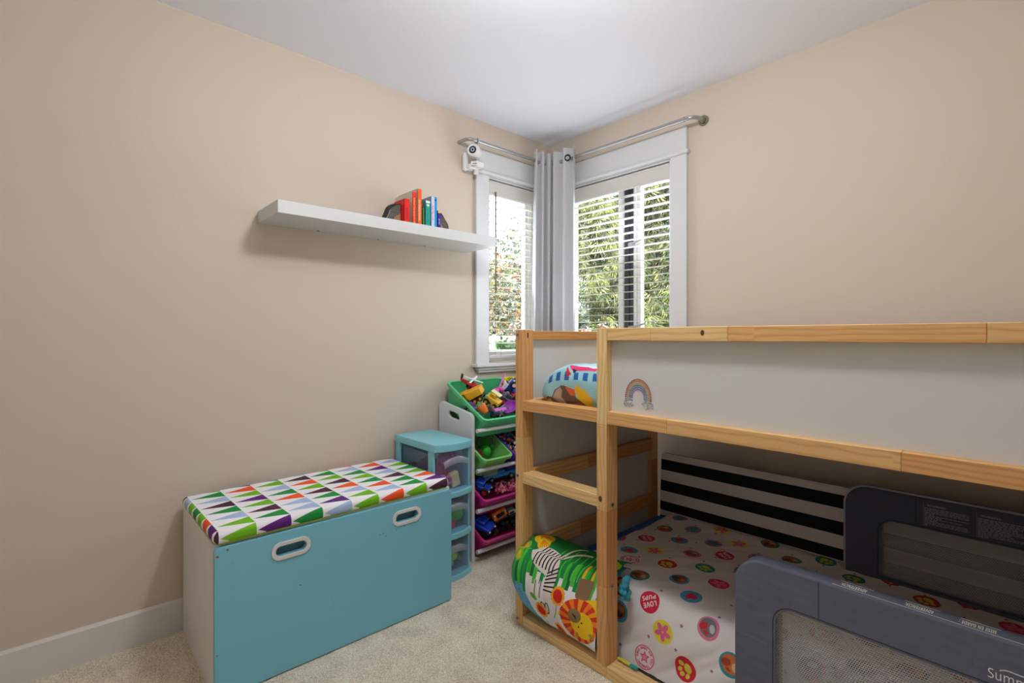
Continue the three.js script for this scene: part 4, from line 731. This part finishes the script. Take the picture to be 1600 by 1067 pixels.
// ------------------------------------------------------------------ jungle quilt rolled through the ladder opening
{
  const tJ = canvasTex(1024, 1024, (c, w, h) => {
    c.fillStyle = '#e9e4e6'; c.fillRect(0, 0, w, h);
    c.fillStyle = '#0b7a35'; c.fillRect(0, 0, w, 430);
    poly(c, [[0, 380], [150, 520], [330, 1024], [0, 1024]], '#63a9cf');
    for (let i = 0; i < 260; i++) { const x = rr(0, 330), y = rr(480, 1020); if (x < (y - 340) * 0.5) disc(c, x, y, 5, 3, '#3f7fa6'); }
    c.strokeStyle = '#1c5f58'; c.lineWidth = 6; for (const [x, y] of [[30, 560], [90, 640], [150, 730], [60, 760]]) { c.beginPath(); c.arc(x, y, 16, 0, 4.6); c.stroke(); }
    const G = ['#0d8a3a', '#2fae2c', '#0a6e35', '#48bd33', '#118a3c'];
    for (let i = 0; i < 27; i++) { const x = i * 38, b = 470 + 120 * Math.abs(Math.sin(i * 1.7)) + (i < 6 ? 120 : 0); c.fillStyle = G[i % 5]; c.fillRect(x, 300 + (i % 3) * 30, 37, b - 330); }
    c.strokeStyle = '#55c63a'; c.lineWidth = 11; for (let i = 0; i < 9; i++) { c.beginPath(); c.moveTo(470 + i * 62, 180); c.quadraticCurveTo(430 + i * 62, 300, 440 + i * 60, 480); c.stroke(); }
    c.strokeStyle = '#0a5f2e'; c.lineWidth = 3; for (let i = 0; i < 70; i++) { const x = rr(0, w), y = rr(20, 240); c.beginPath(); c.moveTo(x, y); c.quadraticCurveTo(x + 40, y + 10, x + 90, y - 6); c.stroke(); }
    // leaves top left
    const leaf = (x, y, r, a, f1, f2) => { disc(c, x, y, r, r * 0.78, f1, a); c.strokeStyle = f2; c.lineWidth = 10; for (let i = -2; i <= 2; i++) { c.beginPath(); c.moveTo(x - Math.cos(a) * r * 0.7, y - Math.sin(a) * r * 0.7); c.lineTo(x + Math.cos(a + i * 0.38) * r * 0.8, y + Math.sin(a + i * 0.38) * r * 0.75); c.stroke(); } };
    leaf(150, 130, 120, 0.4, '#f6c712', '#ee8d12'); leaf(215, 210, 80, 0.8, '#f6c712', '#ee8d12'); leaf(40, 290, 78, 1.3, '#7bbf2f', '#f0a41a'); leaf(60, 395, 72, 1.4, '#6ab52c', '#f0b41a');
    // zebra
    c.strokeStyle = '#e6d3c0'; c.lineWidth = 20; c.beginPath(); c.moveTo(480, 300); c.quadraticCurveTo(520, 160, 640, 120); c.stroke(); c.beginPath(); c.moveTo(500, 310); c.quadraticCurveTo(580, 200, 740, 190); c.stroke();
    c.fillStyle = '#e2d5cd'; c.beginPath(); c.moveTo(190, 310); c.quadraticCurveTo(260, 200, 420, 250); c.quadraticCurveTo(540, 300, 540, 460); c.lineTo(540, 660); c.quadraticCurveTo(520, 740, 450, 720); c.lineTo(430, 500); c.quadraticCurveTo(240, 440, 190, 310); c.fill();
    c.fillRect(330, 560, 34, 160); c.fillRect(390, 560, 34, 150);
    c.strokeStyle = '#15161a'; c.lineWidth = 13; for (let i = 0; i < 7; i++) { const x = 270 + i * 36; c.beginPath(); c.moveTo(x + 20, 238 + i * 6); c.quadraticCurveTo(x - 14, 330, x, 420 + i * 8); c.stroke(); }
    for (let i = 0; i < 6; i++) { c.beginPath(); c.moveTo(545, 400 + i * 44); c.lineTo(440, 480 + i * 28); c.stroke(); } c.lineWidth = 8; for (const x of [345, 405]) { c.beginPath(); c.moveTo(x, 560); c.lineTo(x, 710); c.stroke(); }
    c.lineWidth = 9; for (const a of [-0.35, 0.1]) { c.beginPath(); c.ellipse(470 + a * 60, 800, 20, 62, a, 0, 6.3); c.stroke(); disc(c, 470 + a * 60, 800, 14, 54, '#d9cabf', a); }
    // flowers
    const flower = (x, y, r) => { for (let i = 0; i < 12; i++) { const a = i * 0.5236; disc(c, x + r * 0.8 * Math.cos(a), y + r * 1.1 * Math.sin(a), r * 0.36, r * 0.36, '#f2a51e'); } disc(c, x, y, r * 0.72, r, '#cf2118', -0.3); };
    c.strokeStyle = '#5eae3a'; c.lineWidth = 9; for (const [x, y] of [[590, 640], [390, 850], [570, 960]]) { c.beginPath(); c.moveTo(x, y); c.quadraticCurveTo(x + 20, y + 120, x - 50, y + 240); c.stroke(); }
    flower(600, 640, 62); flower(400, 840, 58); flower(585, 985, 56); disc(c, 640, 800, 34, 28, '#f2b820'); disc(c, 330, 720, 46, 26, '#58b135', 0.5);
    // twined striped tail
    c.lineWidth = 18; for (let i = 0; i < 16; i++) { c.strokeStyle = i % 2 ? '#18181b' : '#ec8f1c'; c.beginPath(); c.moveTo(630 + i * 12, 800 + i * 13); c.lineTo(643 + i * 12, 814 + i * 13); c.stroke(); }
    // giraffe neck and tree top
    disc(c, 900, 205, 130, 50, '#a7d32a', 0.15); c.strokeStyle = '#7fb51f'; c.lineWidth = 5; for (let i = 0; i < 8; i++) { c.beginPath(); c.moveTo(800 + i * 28, 190); c.lineTo(815 + i * 28, 222); c.stroke(); }
    for (const x of [920, 975]) { disc(c, x, 290, 24, 20, '#f3f0ee'); disc(c, x + 4, 292, 9, 9, '#15161a'); }
    c.fillStyle = '#efc21b'; for (const x of [770, 850, 955]) c.fillRect(x, 280, 24, 230); c.fillStyle = '#8a6a4c'; c.fillRect(762, 430, 130, 150); disc(c, 827, 580, 64, 40, '#8a6a4c');
    // lion: mane rays, face, muzzle
    poly(c, [[740, 640], [1024, 560], [1024, 720], [800, 720]], '#efc51c');
    const MX = 830, MY = 800; for (let i = 0; i < 26; i++) { const a = i / 26 * Math.PI * 2; poly(c, [[MX, MY], [MX + 205 * Math.cos(a), MY + 195 * Math.sin(a)], [MX + 205 * Math.cos(a + 0.242), MY + 195 * Math.sin(a + 0.242)]], ['#d8301a', '#ef7d17', '#d8301a', '#f29a20'][i % 4]); }
    disc(c, MX + 40, MY + 30, 122, 112, '#f1c512', 0.5); disc(c, MX - 40, MY - 40, 66, 62, '#8d7148'); poly(c, [[MX - 70, MY - 60], [MX - 26, MY - 40], [MX - 16, MY - 4]], '#17181c');
    for (const [x, y] of [[35, 10], [5, 50]]) disc(c, MX + x, MY + y, 8, 8, '#17181c'); disc(c, MX + 150, MY + 90, 34, 20, '#b98a2c', 0.5); disc(c, MX - 20, MY + 140, 18, 34, '#b98a2c', 0.3);
  });
  const pts = [[0.86, 0.275], [0.93, 0.335], [1.01, 0.366], [1.075, 0.365], [1.135, 0.325], [1.165, 0.262], [1.163, 0.19], [1.133, 0.118], [1.09, 0.062], [1.062, 0.046]].map(p => V(0, p[1], p[0]));
  const curve = new THREE.CatmullRomCurve3(pts);
  const edgeR = v => v < 0.2 ? 1.2 : 1.2505;
  const t = thing('jungle_quilt', 'jungle print quilt with zebra and lion bulging through the ladder opening', 'quilt', [1.07, 0.04, 1.05]);
  const surf = (off) => sheet((u, v) => {
    const p = curve.getPointAt(v), tan = curve.getTangentAt(v), n = V(0, tan.z, -tan.y).multiplyScalar(-1);
    const round = u < 0.5 ? Math.pow(1 - 2 * u, 6) : 0, lf = p.z > 1.112 ? 0.876 : 0.894, x = lf + (edgeR(v) - lf) * u;
    const k = off - 0.02 * round * (v > 0.36 ? 1 : 0.6) + 0.006 * noise(x * 14, v * 8);
    const skew = 0.125 * Math.pow(u, 1.4) * Math.max(0, Math.min(1, (0.92 - v) * 3, v * 3));
    return [x - 1.07, p.y + (-n.y) * k - 0.04 - (v < 0.75 ? (0.012 + 0.042 * u) * Math.min(1, (0.75 - v) * 3) : 0), p.z - skew + (-n.z) * k - 1.05];
  }, 60, 70, (u, v) => [u, Math.min(0.999, Math.max(0.001, 1 - (v - 0.24) / 0.70))]);
  mesh('printed_side', surf(0.0), std(0xffffff, 0.9, { map: tJ, side: THREE.DoubleSide }), t);
  mesh('padding', surf(-0.02), std(0x2f9bb0, 0.95, { side: THREE.DoubleSide }), t);
  const fl = []; for (let i = 0; i < 26; i++) fl.push(ball(0.011, 1.298 - 1.07 + rr(-0.006, 0.01), 0.215 + rr(-0.02, 0.045), 1.005 - 1.05 + rr(-0.02, 0.012), 1, 1, 1, 8));
  mesh('fluffy_edge', fl, std(0x3a9db2, 0.95), t);
}
// ------------------------------------------------------------------ pillow on the top bunk
{
  const tP = canvasTex(1024, 512, (c, w, h) => {
    c.fillStyle = '#7cc3cf'; c.fillRect(0, 0, w, h);
    c.fillStyle = '#dff0f0'; for (let y = 0; y < h; y += 12) for (let x = 0; x < w; x += 12) c.fillRect(x, y, 6, 6);
    c.fillStyle = '#9fd6e6'; c.fillRect(0, 0, w, 60); c.fillStyle = '#e8f4fa'; c.fillRect(420, 30, 600, 34);
    c.fillStyle = '#1c63b0'; for (let i = 0; i < 6; i++) c.fillRect(150 + i * 92, 96, 46, 92);
    poly(c, [[330, 40], [400, 120], [360, 160]], '#d8202a'); poly(c, [[340, 30], [640, 50], [620, 72], [400, 80]], '#e63a78'); poly(c, [[400, 60], [450, 72], [420, 110]], '#2a2024');
    // loose patches of brown, orange and yellow cloth print
    poly(c, [[60, 420], [130, 360], [190, 372], [230, 290], [300, 246], [360, 262], [420, 300], [455, 372], [520, 420], [600, 512], [40, 512]], '#6b5146');
    poly(c, [[200, 380], [240, 300], [290, 262], [312, 300], [300, 372], [340, 440], [280, 470]], '#b39a86'); poly(c, [[340, 262], [440, 284], [452, 350], [396, 352]], '#d8662a'); poly(c, [[400, 440], [470, 420], [540, 470], [580, 512], [440, 512]], '#c25a24');
    poly(c, [[440, 262], [470, 232], [500, 270], [540, 276], [576, 330], [610, 360], [600, 430], [640, 512], [580, 500], [520, 430], [470, 380]], '#efbf16');
    poly(c, [[0, 330], [70, 360], [110, 400], [90, 470], [0, 490]], '#df6d28'); poly(c, [[96, 420], [160, 392], [190, 470], [140, 512], [90, 512]], '#e8c022');
  });
  const t = thing('pillow', 'teal checked pillow with brown and yellow print on the top bunk', 'pillow', [1.10, 0.869, 0.955]);
  const g = new THREE.SphereGeometry(1, 48, 32), p = g.attributes.position, uv = g.attributes.uv, sg = (v, e) => Math.sign(v) * Math.pow(Math.abs(v), e);
  for (let i = 0; i < p.count; i++) {
    const x = p.getX(i), y = p.getY(i), z = p.getZ(i), X = sg(x, 0.62) * 0.215, Y = sg(y, 0.66) * 0.085, Z = sg(z, 0.6) * 0.075;
    const w = 0.006 * noise(X * 26, Y * 26, Z * 26) + 0.008 * noise(X * 9 + 3, Y * 9, Z * 9);
    uv.setXY(i, (X + 0.22) / 0.5, 0.5 + (Y + (z > 0 ? 0 : 0)) / 0.18); const low = X < 0.0 ? 1 - 0.5 * Math.pow(-X / 0.215, 2.6) : 1; p.setXYZ(i, X + w, (Y + 0.086) * low + w * (Y > 0 ? 1 : 0), Z + w);
  }
  g.computeVertexNormals();
  mesh('case', g, phys(0xffffff, 0.6, { map: tP, sheen: 0.4 }), t);
}
// ------------------------------------------------------------------ gem rainbow sticker on the bed panel
{
  const t = thing('rainbow_sticker', 'small gem rainbow sticker with silver clouds on the bed panel', 'sticker', [1.398, 0.945, B.z1 - 0.028]);
  const gem = (r) => new THREE.OctahedronGeometry(r, 1).scale(1, 1, 0.5);
  ['#8e1f2c', '#d9702f', '#d8b64a', '#1f8f96', '#2a6aa8', '#b95fc0'].forEach((col, k) => {
    const R = 0.050 - k * 0.0052, n = Math.round(R / 0.0011 * 0.72), gs = [];
    for (let i = 0; i <= n; i++) { const a = Math.PI * (-0.06 + 1.12 * i / n); gs.push(gem(0.0023).translate(R * 0.95 * Math.cos(a), R * 1.2 * Math.sin(a), 0.001)); }
    mesh('gem_arc', gs, std(col, 0.15), t);
  });
  for (const s of [-1, 1]) { const gs = []; for (let i = 0; i < 46; i++) { const a = rr(0, 6.283), q = Math.sqrt(rnd()); gs.push(gem(rr(0.0018, 0.0032)).translate(s * 0.036 + 0.021 * q * Math.cos(a), -0.016 - (s > 0 ? 0.004 : 0) + 0.014 * q * Math.sin(a), 0.001)); } mesh('silver_cloud', gs, std(0xc9ccd4, 0.12, { metalness: 0.5 }), t); }
}
// small yellow and teal strap by the ladder foot
{
  const t = thing('toy_strap', 'yellow and teal strap tucked beside the ladder post', 'strap', [1.325, 0.05, 1.045]);
  mesh('strap', [box(0.05, 0.006, 0.012, 0, 0, 0, 0.002)], std(0xd8cf3a, 0.6), t); mesh('strap_end', [box(0.03, 0.006, 0.014, 0.038, -0.001, 0, 0.002)], std(0x1f9a93, 0.6), t);
}

// ------------------------------------------------------------------ ceiling light (above the frame)
{
  const t = thing('ceiling_light', 'round frosted globe light hanging on a short stem from the ceiling', 'ceiling light', [LAMP.x, H, LAMP.z]);
  mesh('ceiling_plate', cyl(0.06, 0.06, 0.02, 0, -0.0105, 0, 32), std(0xd8d8d8, 0.4), t);
  mesh('stem', cyl(0.008, 0.008, 0.05, 0, -0.045, 0, 12), steel, t);
  mesh('light_globe', new THREE.SphereGeometry(0.1, 32, 20).scale(1, 0.85, 1).translate(0, LAMP.y - H, 0), std(0xffffff, 0.5, { emissive: LAMP.color, emissiveIntensity: 2.5, side: THREE.DoubleSide }), t);
  const l = new THREE.PointLight(LAMP.color, LAMP.intensity, 0, 2); l.name = 'ceiling_bulb'; l.position.set(LAMP.x, LAMP.y, LAMP.z); l.castShadow = true; l.shadow.radius = 4; l.shadow.mapSize.set(1024, 1024); scene.add(l);
}

// ------------------------------------------------------------------ garden beyond the windows
{
  const ground = mesh('lawn', box(40, 0.1, 40, -8, -0.65, -8), std(0x55703a, 0.95), scene); ground.userData.kind = 'structure';
  const patio = mesh('patio', box(7.6, 0.06, 7.6, -0.2, -0.59, -0.2), std(0xe2e0da, 0.8), scene); patio.userData.kind = 'structure';
  const dir = (px, d) => V(2.307 - d * (Math.sin(YAW) - Math.cos(YAW) * (px - 800) / FOCAL), 0, 2.454 - d * (Math.cos(YAW) + Math.sin(YAW) * (px - 800) / FOCAL));
  const leafMat = phys(0xa2a2a2, 0.9, { side: THREE.DoubleSide, transmission: 0.35, thickness: 0 });
  const bark = std(0x3a3028, 0.9);
  // drooping spray of blades
  const blade = (l, w) => { const g = new THREE.BufferGeometry(); g.setAttribute('position', new THREE.Float32BufferAttribute([0, 0, 0, w, -l * 0.4, 0.2 * w, 0, -l, 0, 0, 0, 0, 0, -l, 0, -w, -l * 0.4, 0.2 * w], 3)); g.setAttribute('uv', new THREE.Float32BufferAttribute(new Float32Array(12), 2)); g.computeVertexNormals(); return g; };
  const spray = mergeGeometries([0, 1, 2, 3, 4, 5, 6].map(i => blade(0.16 + 0.05 * Math.sin(i * 2.1), 0.014).rotateZ((i - 3) * 0.28).rotateX(0.35 * Math.sin(i * 1.3)).translate((i - 3) * 0.03, 0.02 * Math.cos(i), 0)));
  const leaf = mergeGeometries([blade(0.09, 0.022), blade(0.09, 0.022).rotateZ(1.4).translate(0.02, 0, 0), blade(0.08, 0.02).rotateZ(-1.3).rotateX(0.6)]);
  function tree(name, label, cat, p, h, r, n, geo, colors, shape, size, group) {
    const t = thing(name, label, cat, [p.x, -0.6, p.z], 0, group);
    mesh('trunk', new THREE.CylinderGeometry(0.02, 0.06, h * 0.95, 10).translate(0, h * 0.475, 0), bark, t);
    const im = new THREE.InstancedMesh(geo, leafMat, n), d = new THREE.Object3D(), c = new THREE.Color(); im.name = 'foliage'; im.userData.kind = 'stuff'; im.castShadow = im.receiveShadow = true;
    for (let i = 0; i < n; i++) { const [x, y, z] = shape(h, r); d.position.set(x, y, z); d.rotation.set(rr(-0.5, 0.5), rr(0, 6.28), rr(-0.5, 0.5)); d.scale.setScalar(size * rr(0.6, 1.3)); d.updateMatrix(); im.setMatrixAt(i, d.matrix); c.set(colors[Math.floor(rnd() * colors.length)]); im.setColorAt(i, c); }
    t.add(im);
  }
  // layered boughs: foliage gathers on drooping arms, with gaps between
  const cedar = () => { let arms = null; return (h, r) => { arms ??= Array.from({ length: 46 }, () => ({ a: rr(0, 6.28), y: rr(0.06, 0.97), l: rr(0.7, 1.1) })); const m = arms[Math.floor(rnd() * arms.length)], q = Math.sqrt(rnd()), R = r * (1.08 - m.y) * m.l * q; return [R * Math.cos(m.a) + rr(-0.09, 0.09), h * m.y - q * q * 0.5 + rr(-0.08, 0.08), R * Math.sin(m.a) + rr(-0.09, 0.09)]; }; };
  const round = (h, r) => { const a = rr(0, 6.28), b = Math.acos(rr(-1, 1)), q = r * Math.pow(rnd(), 0.4); return [q * Math.sin(b) * Math.cos(a), h * 0.55 + h * 0.45 * (q / r) * Math.cos(b), q * Math.sin(b) * Math.sin(a)]; };
  const GY = [0xb4c65e, 0x9db04a, 0xccd880, 0x7f9a42, 0x4f6e34, 0x2c4026, 0xd9e29a], GD = [0x4f7238, 0x6d8a4c, 0x93ab6a, 0x2f4a2c, 0x1f3322, 0xa9bd84];
  tree('cedar_tree', 'yellow-green drooping cedar seen through the left half of the wide window', 'tree', dir(935, 6.6), 4.3, 1.3, 9000, spray, GY, cedar(), 0.62);
  tree('cedar_tree', 'green drooping cedar seen through the right half of the wide window', 'tree', dir(1030, 7.0), 4.6, 1.35, 10000, spray, [...GY, ...GD], cedar(), 0.62);
  tree('cedar_tree', 'darker cedar standing further back between the two cedars', 'tree', dir(985, 9.4), 5.2, 1.6, 6000, spray, GD, cedar(), 0.9);
  tree('garden_shrub', 'leafy shrub with orange and yellow leaves outside the narrow window', 'shrub', dir(775, 5.6), 2.7, 0.75, 8500, leaf, [0xcdd4bd, 0x8fae5a, 0xd09a44, 0xb4c28e, 0x5d7a44, 0xc97c36, 0x3f5a38, 0xdfe2d2], round, 0.5);
  tree('garden_shrub', 'pale green tree outside the narrow window by the curtain', 'shrub', dir(822, 6.4), 3.3, 0.85, 8500, leaf, [0xb4c49c, 0x7f9e6c, 0xd0d8c0, 0x4f7a54, 0x3c5c44, 0xc9d4b0], round, 0.5);
  tree('garden_shrub', 'low shrub with red and pink flowers below the cedars', 'shrub', dir(940, 5.2), 1.95, 0.5, 1500, leaf, [0xc94a4a, 0xdf8a8a, 0xa8c25a, 0xd8e08a, 0xe8d8d0], round, 0.45);
  // white garden fence with a pale green board wall and planter
  const a = dir(700, 4.5), b = dir(905, 4.5), dirF = b.clone().sub(a).normalize(), ang = Math.atan2(-dirF.z, dirF.x), L = a.distanceTo(b), mid = a.clone().add(b).multiplyScalar(0.5);
  const f = thing('garden_fence', 'low pale green fence with white top rail outside the narrow window', 'fence', [mid.x, -0.6, mid.z], ang);
  mesh('top_rail', box(L, 0.05, 0.09, 0, 1.72, 0, 0.006), std(0xf0f0ee, 0.5), f);
  for (let i = 0; i < 9; i++) mesh('board', box(L, 0.165, 0.02, 0, 0.1 + i * 0.18, 0, 0.004), std(0xc9d3b4, 0.7), f);
  for (const x of [-0.48, -0.16, 0.16, 0.48]) mesh('fence_post', box(0.08, 1.7, 0.06, x * L, 0.85, -0.045, 0.004), std(0xdfe3d6, 0.6), f);
  const pl = thing('planter_box', 'white planter box with green leaves on a stand outside the narrow window', 'planter', [dir(797, 3.95).x, -0.6, dir(797, 3.95).z], ang);
  mesh('box', [box(0.24, 0.15, 0.14, 0, 1.55, 0, 0.008), box(0.26, 0.02, 0.16, 0, 1.63, 0, 0.006)], std(0xe9edf2, 0.4), pl);
  mesh('stand', [box(0.05, 1.48, 0.05, -0.08, 0.74, 0), box(0.05, 1.48, 0.05, 0.08, 0.74, 0)], std(0xdfe3d6, 0.6), pl);
  const im = new THREE.InstancedMesh(leaf, leafMat, 90), d = new THREE.Object3D(), c = new THREE.Color(); im.name = 'leaves'; im.userData.kind = 'stuff';
  for (let i = 0; i < 90; i++) { d.position.set(rr(-0.11, 0.11), rr(1.63, 1.72), rr(-0.05, 0.05)); d.rotation.set(rr(-1, 1), rr(0, 6), rr(-1, 1)); d.scale.setScalar(rr(0.35, 0.6)); d.updateMatrix(); im.setMatrixAt(i, d.matrix); im.setColorAt(i, c.set([0x57a830, 0x7cc24a, 0x3f8a2c][i % 3])); }
  pl.add(im);
}

scene.traverse(o => { if (o.isMesh) { o.castShadow = true; o.receiveShadow = true; } });
renderer.render(scene, camera);
